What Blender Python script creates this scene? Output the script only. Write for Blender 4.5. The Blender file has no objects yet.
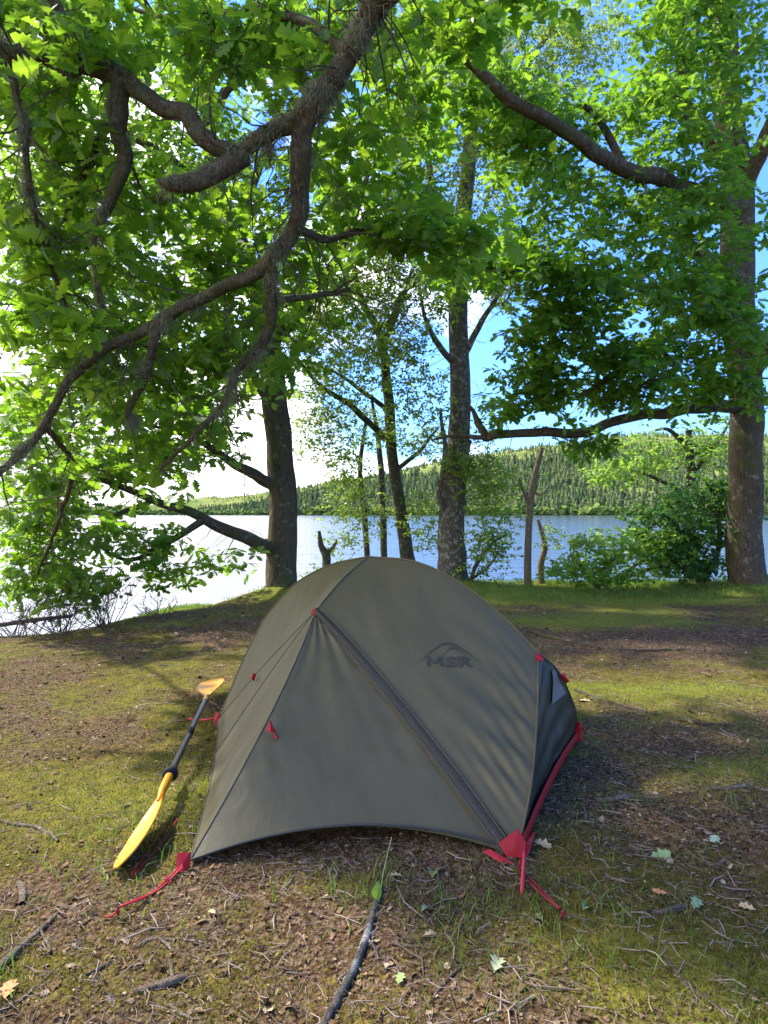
import bpy, math, random
import numpy as np
from mathutils import Vector

rng = np.random.default_rng(7)
random.seed(7)
SC = bpy.context.scene
COL = SC.collection
F, CX, CY, H = 640.0, 384.0, 512.0, 1.3      # focal length in pixels, centre, eye height


def P(px, py, Y):
    """point at depth Y metres seen at pixel px,py of the survey photograph"""
    return np.array([(px - CX) / F * Y, Y, H - (py - CY) / F * Y])


# ------------------------------------------------------------------ object helpers
def tag(o, label=None, cat=None, group=None, kind=None):
    for k, v in (('label', label), ('category', cat), ('group', group), ('kind', kind)):
        if v: o[k] = v
    return o


def empty(name, loc, label=None, cat=None, group=None):
    o = bpy.data.objects.new(name, None)
    o.empty_display_size = .1
    COL.objects.link(o)
    o.location = loc
    return tag(o, label, cat, group)


class MB:
    def __init__(s): s.v, s.q, s.t, s.n = [], [], [], 0
    def add(s, v, q=None, t=None):
        v = np.asarray(v, float).reshape(-1, 3)
        if q is not None and len(q): s.q.append(np.asarray(q, np.int64).reshape(-1, 4) + s.n)
        if t is not None and len(t): s.t.append(np.asarray(t, np.int64).reshape(-1, 3) + s.n)
        s.v.append(v); s.n += len(v)
    def build(s, name, mat, parent=None, smooth=True, attrs=None):
        V = np.concatenate(s.v) if s.v else np.zeros((0, 3))
        Q = np.concatenate(s.q) if s.q else np.zeros((0, 4), np.int64)
        T = np.concatenate(s.t) if s.t else np.zeros((0, 3), np.int64)
        off = np.array(parent.location) if parent is not None and parent.type == 'EMPTY' else np.zeros(3)
        if parent is not None and parent.parent is not None: off = np.array(parent.parent.location)
        me = bpy.data.meshes.new(name)
        me.vertices.add(len(V)); me.vertices.foreach_set('co', (V - off).astype(np.float32).ravel())
        nl = Q.size + T.size
        me.loops.add(nl)
        me.loops.foreach_set('vertex_index', np.concatenate([Q.ravel(), T.ravel()]).astype(np.int32))
        npoly = len(Q) + len(T)
        me.polygons.add(npoly)
        st = np.concatenate([np.arange(len(Q)) * 4, Q.size + np.arange(len(T)) * 3]).astype(np.int32)
        me.polygons.foreach_set('loop_start', st)
        me.polygons.foreach_set('use_smooth', np.full(npoly, smooth))
        me.update(calc_edges=True)
        me.validate()
        if attrs:
            for k, a in attrs.items():
                at = me.attributes.new(k, 'FLOAT', 'POINT')
                at.data.foreach_set('value', np.asarray(a, np.float32))
        me.materials.append(mat)
        o = bpy.data.objects.new(name, me)
        COL.objects.link(o)
        if parent is not None: o.parent = parent
        return o


# ------------------------------------------------------------------ numeric helpers
_perm = rng.random((256, 256))
def vnoise(x, y):
    xi, yi = np.floor(x).astype(int), np.floor(y).astype(int)
    fx, fy = x - xi, y - yi
    fx, fy = fx * fx * (3 - 2 * fx), fy * fy * (3 - 2 * fy)
    g = lambda i, j: _perm[(xi + i) & 255, (yi + j) & 255]
    return (g(0, 0) * (1 - fx) + g(1, 0) * fx) * (1 - fy) + (g(0, 1) * (1 - fx) + g(1, 1) * fx) * fy
def fbm(x, y, o=4, f=1.0):
    a, s, t = .5, 0, 0
    for k in range(o):
        s = s + a * vnoise(x * f + 17.3 * k, y * f + 9.1 * k); t += a
        a *= .5; f *= 2.03
    return s / t
def catmull(pts, n):
    pts = np.asarray(pts, float)
    if len(pts) == 2: return pts[0] + (pts[1] - pts[0]) * np.linspace(0, 1, n)[:, None]
    p = np.vstack([2 * pts[0] - pts[1], pts, 2 * pts[-1] - pts[-2]])
    u = np.linspace(0, len(pts) - 1 - 1e-9, n)
    i = u.astype(int); t = (u - i)[:, None]
    a, b, c, d = p[i], p[i + 1], p[i + 2], p[i + 3]
    return .5 * (2 * b + (c - a) * t + (2 * a - 5 * b + 4 * c - d) * t ** 2 + (3 * b - a - 3 * c + d) * t ** 3)
def unit(v):
    return v / np.maximum(np.linalg.norm(v, axis=-1, keepdims=True), 1e-9)
def tubes(pts, rad, sides):
    """pts (N,K,3), rad (N,K) -> verts, quads of N tubes"""
    pts = np.asarray(pts, float); rad = np.asarray(rad, float)
    N, K, _ = pts.shape
    tan = unit(np.gradient(pts, axis=1))
    main = unit(pts[:, -1] - pts[:, 0])
    ref = np.where(np.abs(main[:, 2:3]) < .8, [[0, 0, 1.]], [[1., 0, 0]])[:, None, :] * np.ones((1, K, 1))
    b = unit(np.cross(tan, ref)); n = np.cross(b, tan)
    a = np.linspace(0, 2 * np.pi, sides, endpoint=False)
    v = pts[:, :, None] + rad[:, :, None, None] * (n[:, :, None] * np.cos(a)[:, None] + b[:, :, None] * np.sin(a)[:, None])
    i = np.arange(N)[:, None, None] * K * sides
    k = np.arange(K - 1)[None, :, None] * sides
    j = np.arange(sides)[None, None, :]; j2 = (j + 1) % sides
    q = np.stack([i + k + j, i + k + j2, i + k + sides + j2, i + k + sides + j], -1).reshape(-1, 4)
    return v.reshape(-1, 3), q
def limb_tube(mb, pts, rad, sides=14, step=.06, rough=.1, flare=0, wigamp=.16):
    """bark-rough tube along a curve; returns its centre line and radii"""
    pts = np.asarray(pts, float)
    L = np.linalg.norm(np.diff(pts, axis=0), axis=1).sum()
    n = max(6, int(L / step))
    c = catmull(pts, n)
    r = np.interp(np.linspace(0, 1, n), np.linspace(0, 1, len(rad)), rad)
    kw = max(9, int(5 * rad[0] / step))
    ker = np.hanning(kw + 2)[1:-1]; ker /= np.sqrt((ker ** 2).sum())
    wig = np.stack([np.convolve(rng.normal(0, 1, n + kw - 1), ker, 'valid') for _ in range(3)], 1)
    c = c + wig * r[:, None] * wigamp
    v, q = tubes(c[None], r[None], sides)
    v = v.reshape(n, sides, 3)
    ang = np.arange(sides)[None, :]
    lenp = np.arange(n)[:, None] * step
    nz = fbm(3 + np.cos(ang * 2 * np.pi / sides) * 1.6 + 0 * lenp, lenp * 1.5 + np.sin(ang * 2 * np.pi / sides) * 1.6 + rng.random() * 99, 4) - .5
    sc = 1 + nz * 2 * rough
    if flare:
        hgt = np.arange(n)[:, None] * L / n
        sc = sc + flare * np.exp(-hgt / .22) * (1 + .5 * np.sin(ang * 2 * np.pi / sides * 5 + 1))
    v = c[:, None] + (v - c[:, None]) * sc[..., None]
    mb.add(v, q)
    return c, r


# ------------------------------------------------------------------ materials
def new_mat(name):
    m = bpy.data.materials.new(name); m.use_nodes = True
    nt = m.node_tree; nt.nodes.clear()
    out = nt.nodes.new('ShaderNodeOutputMaterial')
    return m, nt, out
def N(nt, t, **kw):
    n = nt.nodes.new('ShaderNode' + t)
    for k, v in kw.items():
        if k in n.inputs: n.inputs[k].default_value = v
        else: setattr(n, k, v)
    return n
def ramp(nt, fac, stops):
    r = nt.nodes.new('ShaderNodeValToRGB')
    el = r.color_ramp.elements
    while len(el) < len(stops): el.new(.5)
    for e, (p, c) in zip(el, stops):
        e.position = p; e.color = (*c, 1) if len(c) == 3 else c
    if fac is not None: nt.links.new(fac, r.inputs[0])
    return r.outputs[0]
def noise(nt, scale, detail=4, rough=.55, vec=None, dist=0):
    n = N(nt, 'TexNoise', Scale=scale, Detail=detail, Roughness=rough, Distortion=dist)
    if vec is not None: nt.links.new(vec, n.inputs['Vector'])
    return n.outputs['Fac']
def coords(nt, scale=(1, 1, 1), kind='Object'):
    tc = N(nt, 'TexCoord'); mp = N(nt, 'Mapping'); mp.inputs['Scale'].default_value = scale
    nt.links.new(tc.outputs[kind], mp.inputs['Vector'])
    return mp.outputs[0]
def mix(nt, fac, a, b, mode='MIX'):
    m = nt.nodes.new('ShaderNodeMix'); m.data_type = 'RGBA'; m.blend_type = mode
    for s, v in ((m.inputs[0], fac), (m.inputs[6], a), (m.inputs[7], b)):
        if isinstance(v, (int, float)): s.default_value = v
        elif isinstance(v, tuple): s.default_value = (*v, 1)
        else: nt.links.new(v, s)
    return m.outputs[2]
def math_(nt, op, a, b=None, clamp=False):
    m = N(nt, 'Math', operation=op); m.use_clamp = clamp
    for s, v in zip(m.inputs, (a, b)):
        if v is None: continue
        if isinstance(v, (int, float)): s.default_value = v
        else: nt.links.new(v, s)
    return m.outputs[0]
def bump(nt, h, strength, dist, normal=None):
    b = N(nt, 'Bump', Strength=strength, Distance=dist)
    nt.links.new(h, b.inputs['Height'])
    if normal is not None: nt.links.new(normal, b.inputs['Normal'])
    return b.outputs[0]
def principled(nt, out, col, rough=.7, spec=.3, normal=None, metal=0):
    p = N(nt, 'BsdfPrincipled')
    if isinstance(col, tuple): p.inputs['Base Color'].default_value = (*col, 1)
    else: nt.links.new(col, p.inputs['Base Color'])
    if isinstance(rough, (int, float)): p.inputs['Roughness'].default_value = rough
    else: nt.links.new(rough, p.inputs['Roughness'])
    p.inputs['Specular IOR Level'].default_value = spec
    p.inputs['Metallic'].default_value = metal
    if normal is not None: nt.links.new(normal, p.inputs['Normal'])
    if out is not None: nt.links.new(p.outputs[0], out.inputs[0])
    return p


def leaf_mat(name, cols, trans, tfac=.45, rough=.45):
    m, nt, out = new_mat(name)
    g = N(nt, 'NewGeometry')
    rnd = g.outputs['Random Per Island']
    stops = [(i / max(1, len(cols) - 1), c) for i, c in enumerate(cols)]
    c = ramp(nt, rnd, stops)
    nz = noise(nt, 40, 2, vec=coords(nt))
    c = mix(nt, math_(nt, 'MULTIPLY', nz, .35), c, (.02, .05, .008))
    p = principled(nt, None, c, rough, .35)
    t = N(nt, 'BsdfTranslucent')
    tc = ramp(nt, rnd, [(0, tuple(x * .75 for x in trans)), (.6, trans), (1, (trans[0] * 1.35, trans[1] * 1.1, trans[2]))])
    nt.links.new(tc, t.inputs[0])
    mx = N(nt, 'MixShader'); mx.inputs[0].default_value = tfac
    nt.links.new(p.outputs[0], mx.inputs[1]); nt.links.new(t.outputs[0], mx.inputs[2])
    nt.links.new(mx.outputs[0], out.inputs[0])
    return m


def bark_mat(name, dark, light, moss, moss_amt=.5, scale=1., lichen=(.3, .32, .25), lichen_amt=.35):
    m, nt, out = new_mat(name)
    v = coords(nt, (14 * scale, 14 * scale, 4 * scale))
    n1 = noise(nt, 2.2, 8, .65, v, .6)
    n2 = noise(nt, 2.5 * scale, 4, .6, coords(nt))
    n3 = noise(nt, 9 * scale, 6, .7, coords(nt))
    c = ramp(nt, n1, [(.3, dark), (.52, light), (.75, tuple(x * .6 for x in light))])
    c = mix(nt, ramp(nt, n3, [(.62 - lichen_amt * .2, (0, 0, 0)), (.72 - lichen_amt * .2, (1, 1, 1))]), c, lichen)
    c = mix(nt, ramp(nt, n2, [(.66 - moss_amt * .3, (0, 0, 0)), (.82 - moss_amt * .3, (1, 1, 1))]), c, moss)
    nb = bump(nt, math_(nt, 'ADD', n1, math_(nt, 'MULTIPLY', n3, .5)), 1.0, .045)
    principled(nt, out, c, .9, .15, nb)
    return m


def simple_mat(name, col, rough=.6, spec=.3, var=.25, vscale=20, bscale=0, bstr=.3, metal=0):
    m, nt, out = new_mat(name)
    n = noise(nt, vscale, 5, .6, coords(nt))
    c = mix(nt, n, tuple(x * (1 - var) for x in col), tuple(min(1, x * (1 + var)) for x in col))
    nb = bump(nt, noise(nt, bscale, 4, .6, coords(nt)), bstr, .01) if bscale else None
    principled(nt, out, c, rough, spec, nb, metal)
    return m


def island_mat(name, cols, rough=.8, spec=.2, tfac=0., trans=None):
    m, nt, out = new_mat(name)
    g = N(nt, 'NewGeometry')
    c = ramp(nt, g.outputs['Random Per Island'], [(i / max(1, len(cols) - 1), c) for i, c in enumerate(cols)])
    n = noise(nt, 60, 3, vec=coords(nt))
    c = mix(nt, math_(nt, 'MULTIPLY', n, .4), c, tuple(x * .4 for x in cols[0]))
    p = principled(nt, None if tfac else out, c, rough, spec)
    if tfac:
        t = N(nt, 'BsdfTranslucent')
        t.inputs[0].default_value = (*trans, 1)
        mx = N(nt, 'MixShader'); mx.inputs[0].default_value = tfac
        nt.links.new(p.outputs[0], mx.inputs[1]); nt.links.new(t.outputs[0], mx.inputs[2])
        nt.links.new(mx.outputs[0], out.inputs[0])
    return m


M = {}
M['oak_leaf'] = leaf_mat('oak_leaf', [(.035, .09, .011), (.055, .13, .015), (.09, .17, .02)], (.30, .55, .032), .52)
M['oak_leaf_dark'] = leaf_mat('oak_leaf_dark', [(.03, .085, .012), (.055, .125, .016), (.085, .165, .02)], (.27, .52, .03), .5)
M['birch_leaf'] = leaf_mat('birch_leaf', [(.06, .125, .02), (.09, .17, .03), (.13, .21, .035)], (.38, .55, .06), .47)
M['hazel_leaf'] = leaf_mat('hazel_leaf', [(.06, .15, .02), (.09, .20, .028), (.14, .25, .035)], (.40, .64, .07), .48)
M['beech_leaf'] = leaf_mat('beech_leaf', [(.025, .075, .014), (.04, .11, .02), (.055, .13, .02)], (.16, .36, .04), .38)
M['oak_bark'] = bark_mat('oak_bark', (.026, .02, .014), (.11, .085, .056), (.085, .09, .028), .5, 1., (.20, .19, .13), .35)
M['limb_bark'] = bark_mat('limb_bark', (.02, .015, .01), (.125, .10, .06), (.085, .085, .03), .5, 2.2, (.17, .165, .10), .45)
M['birch_bark'] = bark_mat('birch_bark', (.035, .03, .026), (.14, .12, .10), (.10, .11, .05), .35, 1.4, (.34, .33, .30), .5)
M['dark_bark'] = bark_mat('dark_bark', (.025, .021, .018), (.10, .085, .068), (.07, .085, .03), .4, 2)
M['dead_wood'] = bark_mat('dead_wood', (.06, .046, .033), (.27, .205, .14), (.09, .09, .035), .15, 3, (.38, .33, .24), .4)
M['lichen'] = island_mat('lichen', [(.14, .145, .08), (.23, .23, .14), (.32, .315, .21)], .95, .05, .3, (.3, .32, .2))

# ------------------------------------------------------------------ ground
CRX = np.array([-40, -8, -3.75, -3.0, -1.65, .3, 6.4, 40.]); CRY = np.array([3.5, 4.4, 6.25, 7.4, 9.6, 11.6, 11.6, 11.6])
def ground_z(x, y):
    x = np.asarray(x, float); y = np.asarray(y, float)
    d = y - np.interp(x, CRX, CRY)
    drop = np.where(d > 0, .19 * (np.sqrt(d * d + .5) - .7071), 0)
    drop = np.where(x > -1, drop * 1.25, drop)
    z = -np.minimum(drop, 4.0)
    sward = np.exp(-(((x + 4.3) / 1.9) ** 2 + ((y - 14.2) / 1.5) ** 2))
    z = z + .62 * sward
    z = z + .035 * np.clip(fbm(x * .8 + 61, y * 1.3 + 7, 4, 1.1) * 1.5 - .72 + .25, 0, .8)
    near = np.clip(1 - np.maximum(d, 0) / 8, .2, 1)
    z = z + near * ((fbm(x, y, 3, .55) - .5) * .10 + (fbm(x + 40, y, 4, 2.4) - .5) * .045 + (fbm(x + 9, y + 70, 3, 9.) - .5) * .02)
    # a bulge where roots lift the soil beside the big trunks
    for (tx, ty, a) in ((-1.6, 9.7, .16), (5.9, 10.4, .16), (1.25, 11.6, .1)):
        z = z + a * np.exp(-((x - tx) ** 2 + (y - ty) ** 2) / .5)
    return z
def on_ground(px, py):
    """where the ray through a pixel meets the bank"""
    s = (py - CY) / F
    Y = H / s
    for _ in range(8):
        Y = (H - float(ground_z((px - CX) / F * Y, Y))) / s
    return np.array([(px - CX) / F * Y, Y, H - s * Y])
def green(x, y):
    """0 bare leaf litter .. 1 moss and grass"""
    g = fbm(x + 5, y * 1.1, 4, 1.25) * 1.25 - .18
    g = g + (fbm(x + 31, y + 3, 3, 5.) - .5) * .7
    b = lambda cx, cy, rx, ry, a: a * np.exp(-((x - cx) / rx) ** 2 - ((y - cy) / ry) ** 2)
    g = g + b(3.0, 6.6, 1.9, .55, -.75) + b(2.0, 4.7, .9, .28, .55) + b(3.1, 4.9, .8, .25, .45) + b(2.2, 7.5, 1.3, .35, .35)
    g = g + b(.3, 2.0, .8, .45, -.14) + b(1.5, 2.6, .8, .6, -.05) + b(-1.0, 1.9, .6, .4, .15) + b(-.1, 2.18, .18, .12, .5) + b(.75, 1.9, .4, .2, .3) + b(1.1, 1.75, .35, .2, .35)
    g = g + b(-1.6, 4.2, 1.4, 1.2, .12) + b(-1.2, 2.6, .5, .4, .25) + b(-2.6, 5.8, 1.4, .5, -.05) + b(3, 3.4, 1.2, .5, -.35)
    g = g + np.clip((y - 8.6) / 1.2, 0, 1) * .5
    d = y - np.interp(x, CRX, CRY)
    return np.clip(g + np.clip(d, 0, 1) * .5, 0, 1)

def lime(x, y):
    b = lambda cx, cy, rx, ry, a: a * np.exp(-((x - cx) / rx) ** 2 - ((y - cy) / ry) ** 2)
    g = fbm(x * .8 + 61, y * 1.3 + 7, 4, 1.1) * 1.5 - .72
    g = g + b(2.0, 4.75, 1.1, .22, .7) + b(2.3, 5.5, 1.2, .25, .55) + b(2.4, 7.6, 1.6, .35, .6) + b(4.2, 6.0, 1.0, .25, .5) + b(1.5, 9.0, 3, .8, .5) + b(3.2, 3.5, .9, .3, .35) + b(1.7, 3.2, .5, .2, .35) + b(3.4, 8.3, 1.2, .25, .5) + b(-1.3, 2.75, .5, .4, .25)
    return np.clip(g + np.clip((y - 8.4) / 1.5, 0, .5), 0, 1)

def spaced(lo, hi, a, b, fine, n_out):
    return np.unique(np.concatenate([-np.geomspace(abs(a), abs(lo), n_out)[::-1] if lo < 0 else [], np.arange(a, b, fine), np.geomspace(b, hi, n_out)]))
gx = spaced(-1500, 1500, -6.5, 6.5, .045, 30)
gy = np.unique(np.concatenate([-np.geomspace(.3, 60, 18)[::-1], np.arange(0, 1.4, .1), np.arange(1.4, 12.5, .04), np.arange(12.5, 26, .4), np.geomspace(26, 1500, 24)]))
GX, GY = np.meshgrid(gx, gy)
GZ = ground_z(GX, GY)
mb = MB()
nx, ny = len(gx), len(gy)
ii, jj = np.meshgrid(np.arange(nx - 1), np.arange(ny - 1))
a = (jj * nx + ii).ravel()
mb.add(np.stack([GX, GY, GZ], -1), np.stack([a, a + 1, a + nx + 1, a + nx], -1))

m, nt, out = new_mat('forest_floor')
at = N(nt, 'Attribute'); at.attribute_name = 'green'
v = coords(nt)
nA, nB, nC = noise(nt, 55, 6, .7, v), noise(nt, 14, 5, .65, v), noise(nt, 150, 4, .7, v)
vor = N(nt, 'TexVoronoi', Scale=75.); nt.links.new(v, vor.inputs['Vector'])
vor.inputs['Randomness'].default_value = 1
brown = ramp(nt, nA, [(.30, (.016, .009, .004)), (.48, (.068, .036, .013)), (.63, (.145, .083, .032)), (.76, (.30, .185, .085))])
chip = ramp(nt, vor.outputs['Color'], [(.25, (.035, .02, .012)), (.5, (.12, .07, .042)), (.8, (.26, .18, .12))])
brown = mix(nt, .5, brown, chip)
moss = ramp(nt, nB, [(.3, (.06, .048, .007)), (.5, (.16, .125, .016)), (.7, (.31, .21, .04))])
moss = mix(nt, math_(nt, 'MULTIPLY', nC, .8), moss, (.05, .052, .014))
at2 = N(nt, 'Attribute'); at2.attribute_name = 'lime'
moss = mix(nt, math_(nt, 'MULTIPLY', at2.outputs['Fac'], .85), moss, mix(nt, nC, (.10, .13, .015), (.26, .27, .035)))
f = math_(nt, 'ADD', math_(nt, 'MAXIMUM', at.outputs['Fac'], at2.outputs['Fac']), math_(nt, 'MULTIPLY', math_(nt, 'SUBTRACT', nA, .5), 2.4))
f = ramp(nt, f, [(.36, (0, 0, 0)), (.56, (1, 1, 1))])
c = mix(nt, f, brown, moss)
h = math_(nt, 'ADD', math_(nt, 'MULTIPLY', nA, .6), math_(nt, 'MULTIPLY', vor.outputs['Distance'], .5))
nb = bump(nt, h, .9, .018, bump(nt, nC, .6, .006))
principled(nt, out, c, .95, .1, nb)
M['ground'] = m
g = mb.build('ground', m, attrs={'green': green(GX, GY).ravel(), 'lime': lime(GX, GY).ravel()})
tag(g, 'brown and mossy woodland bank sloping down to the lake', 'ground', kind='structure')

# lake
m, nt, out = new_mat('lake_water')
v = coords(nt, (.55, 1.5, 1))
n1, n2 = noise(nt, 1.3, 4, .6, v), noise(nt, .22, 3, .5, v)
nb = bump(nt, math_(nt, 'ADD', n1, math_(nt, 'MULTIPLY', n2, 1.5)), .32, .2)
p = principled(nt, out, (.07, .085, .11), .10, .65, nb)
M['water'] = m
WZ = -1.5
mb = MB()
wx = np.array([-2500, -300, -60, 0, 60, 300, 2500.]); wy = np.array([9, 30, 80, 250, 700, 1490.])
WX, WY = np.meshgrid(wx, wy); k = np.arange(len(wx) - 1); r = np.arange(len(wy) - 1)
a = (r[:, None] * len(wx) + k).ravel()
mb.add(np.stack([WX, WY, WX * 0 + WZ], -1), np.stack([a, a + 1, a + 1 + len(wx), a + len(wx)], -1))
tag(mb.build('lake', m, smooth=False), 'wide pale lake with small ripples between the bank and the hills', 'lake', kind='structure')

# ------------------------------------------------------------------ far hills and their woods
def hill_z(x, y):
    u = x / np.maximum(y, 1) * F + CX         # bearing
    top = np.interp(u, [-500, 0, 150, 290, 380, 470, 560, 650, 800, 1300], [3, 4, 7, 34, 66, 96, 118, 134, 136, 100])
    t = np.clip((y - 560) / 620, 0, 1)
    z = WZ - 3 + (top + 4) * (t * t * (3 - 2 * t)) * .55 + (top + 4) * .45 * np.clip((y - 560) / 300, 0, 1) ** .8
    z = z + (fbm(x / 90, y / 90, 4) - .5) * 26 * np.clip((y - 570) / 150, 0, 1)
    return z
hx, hy = np.linspace(-2200, 2200, 260), np.concatenate([np.linspace(555, 900, 50), np.linspace(920, 1480, 36)])
HX, HY = np.meshgrid(hx, hy)
HZ = hill_z(HX, HY)
mb = MB(); nx = len(hx); k = np.arange(nx - 1); r = np.arange(len(hy) - 1)
a = (r[:, None] * nx + k).ravel()
mb.add(np.stack([HX, HY, HZ], -1), np.stack([a, a + 1, a + 1 + nx, a + nx], -1))
m, nt, out = new_mat('hill_turf')
v = coords(nt)
c = ramp(nt, noise(nt, .03, 7, .65, v), [(.35, (.08, .12, .03)), (.5, (.16, .20, .05)), (.65, (.24, .25, .07))])
principled(nt, out, c, .95, .05, bump(nt, noise(nt, .15, 5, .7, v), 1, 3))
tag(mb.build('hills', m), 'wooded green hills across the lake', 'hills', kind='structure')

def conifers(n, ylo, yhi, hlo, hhi, name, mat, label, seedshift=0, lo=-1300, hi=1300):
    y = rng.uniform(ylo, yhi, n * 3); x = rng.uniform(lo, hi, n * 3) * (y / 700)
    keep = fbm(x / 60 + seedshift, y / 60, 3) > .24
    x, y = x[keep][:n], y[keep][:n]
    z = hill_z(x, y) - .5
    n = len(x)
    u = x / y * F + CX
    h = rng.uniform(hlo, hhi, n) * np.interp(u, [230, 330], [.45, 1]); w = h * rng.uniform(.2, .33, n)
    lay, sd = 6, 7
    vs, ts = [], []
    base = 0
    for l in range(lay):
        z0 = h * (.08 + .15 * l); z1 = h * min(1.0, .08 + .15 * l + .30)
        rr = w * (1 - l / lay) ** .85
        ang = rng.uniform(0, 6.28, (n, 1)) + np.arange(sd) * 2 * np.pi / sd
        r = rr[:, None] * rng.uniform(.55, 1.25, (n, sd))
        ring = np.stack([x[:, None] + r * np.cos(ang), y[:, None] + r * np.sin(ang), (z + z0)[:, None] + rng.normal(0, .25, (n, sd))], -1)
        tip = np.stack([x, y, z + z1], -1)[:, None]
        vv = np.concatenate([ring, tip], 1)
        i = np.arange(n)[:, None] * (sd + 1); j = np.arange(sd)
        t = np.stack([i + j, i + (j + 1) % sd, i + sd + 0 * j], -1).reshape(-1, 3) + base
        vs.append(vv.reshape(-1, 3)); ts.append(t); base += n * (sd + 1)
    mb = MB(); mb.add(np.concatenate(vs), t=np.concatenate(ts))
    return tag(mb.build(name, mat, smooth=False), label, 'forest', kind='stuff')
M['conifer'] = island_mat('conifer', [(.07, .11, .045), (.095, .14, .052), (.125, .165, .062), (.165, .19, .08), (.10, .15, .05)], .9, .05)
M['young_conifer'] = island_mat('young_conifer', [(.11, .155, .05), (.17, .215, .07), (.23, .25, .095)], .9, .05)
conifers(15000, 562, 840, 7, 16, 'conifer_forest', M['conifer'], 'dark conifer wood along the far lake shore')
conifers(9000, 790, 1300, 4, 10, 'young_plantation', M['young_conifer'], 'pale young plantation high on the far hillside', 40)

n_ = 1500; x_ = rng.uniform(-900, 1000, n_); y_ = 560 + rng.gamma(2, 4, n_); z_ = np.maximum(hill_z(x_, y_), WZ)
Vv, Tt = [], []
ico = np.array([[math.cos(a_) * math.cos(e_), math.sin(a_) * math.cos(e_), math.sin(e_)] for e_ in (-.4, .3, .9) for a_ in np.arange(6) * math.pi / 3 + e_] + [[0, 0, 1.]])
sz = rng.uniform(2.2, 5.2, n_) * np.interp(x_ / y_ * F + CX, [230, 330], [.6, 1])
v_ = np.array([x_, y_, z_ + sz * .6]).T[:, None] + ico[None] * sz[:, None, None] * rng.uniform(.6, 1.3, (n_, len(ico), 1)) * [1.1, 1.1, 1]
tri = [[6 * r_ + k_, 6 * r_ + (k_ + 1) % 6, 6 * (r_ + 1) + (k_ + 1) % 6] for r_ in (0, 1) for k_ in range(6)] + [[6 * r_ + k_, 6 * (r_ + 1) + (k_ + 1) % 6, 6 * (r_ + 1) + k_] for r_ in (0, 1) for k_ in range(6)] + [[12 + k_, 12 + (k_ + 1) % 6, 18] for k_ in range(6)]
mb = MB(); mb.add(v_, t=(np.arange(n_)[:, None, None] * len(ico) + np.array(tri)[None]).reshape(-1, 3))
M['shore_wood'] = island_mat('shore_wood', [(.07, .12, .025), (.12, .18, .04), (.17, .23, .05)], .9, .05)
tag(mb.build('shore_thicket', M['shore_wood'], smooth=False), 'pale broadleaf thicket along the far waterline', 'forest', kind='stuff')

# ------------------------------------------------------------------ leaves
def leaf_template(kind):
    if kind == 'oak':
        ys = np.array([0, .10, .2, .28, .35, .46, .54, .65, .73, .85, .93, 1.]); ws = np.array([.012, .018, .10, .21, .10, .29, .13, .34, .15, .25, .15, .0])
    elif kind == 'oak_small':
        ys = np.array([0, .12, .30, .42, .60, .72, .88, 1.]); ws = np.array([.01, .05, .24, .12, .33, .18, .22, .0])
    elif kind == 'round':
        ys = np.array([0, .15, .45, .75, 1.]); ws = np.array([.01, .25, .40, .27, .0])
    else:
        ys = np.array([0, .4, 1.]); ws = np.array([.02, .34, .0])
    k = len(ys)
    sp = np.stack([0 * ys, ys, -.14 * ys ** 2], 1)
    L = np.stack([-ws, ys + .0 * ws, -.14 * ys ** 2 + .30 * ws], 1); R = L * [-1, 1, 1]
    V = np.vstack([sp, L, R])
    q = []
    for i in range(k - 1):
        q += [[i, i + 1, k + i + 1, k + i], [i + 1, i, 2 * k + i, 2 * k + i + 1]]
    return V, np.array(q)
TPL = {k: leaf_template(k) for k in ('oak', 'oak_small', 'round', 'tiny')}
def put_leaves(mb, pos, d, up, size, kind):
    V, q = TPL[kind]
    d = unit(d); x = unit(np.cross(d, up)); n = np.cross(x, d)
    wv = rng.uniform(.8, 1.15, len(pos))[:, None, None]
    curl = rng.normal(1, .9, len(pos))[:, None, None]
    v = pos[:, None] + size[:, None, None] * (x[:, None] * V[None, :, :1] * wv + d[:, None] * V[None, :, 1:2] + n[:, None] * V[None, :, 2:] * curl)
    i = (np.arange(len(pos)) * len(V))[:, None, None]
    mb.add(v, (i + q[None]).reshape(-1, 4))


def centres(blobs, rnd=rng):
    out = []
    for (px, py, Y, rx, ry, rY, n) in blobs:
        u = unit(rnd.normal(0, 1, (n, 3))) * rnd.uniform(0, 1, (n, 1)) ** (1 / 2.3)
        yy = Y + u[:, 1] * rY
        p = np.stack([(px + u[:, 0] * rx - CX) / F * yy, yy, H - (py + u[:, 2] * ry - CY) / F * yy], 1)
        out.append(p)
    return np.concatenate(out)


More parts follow.
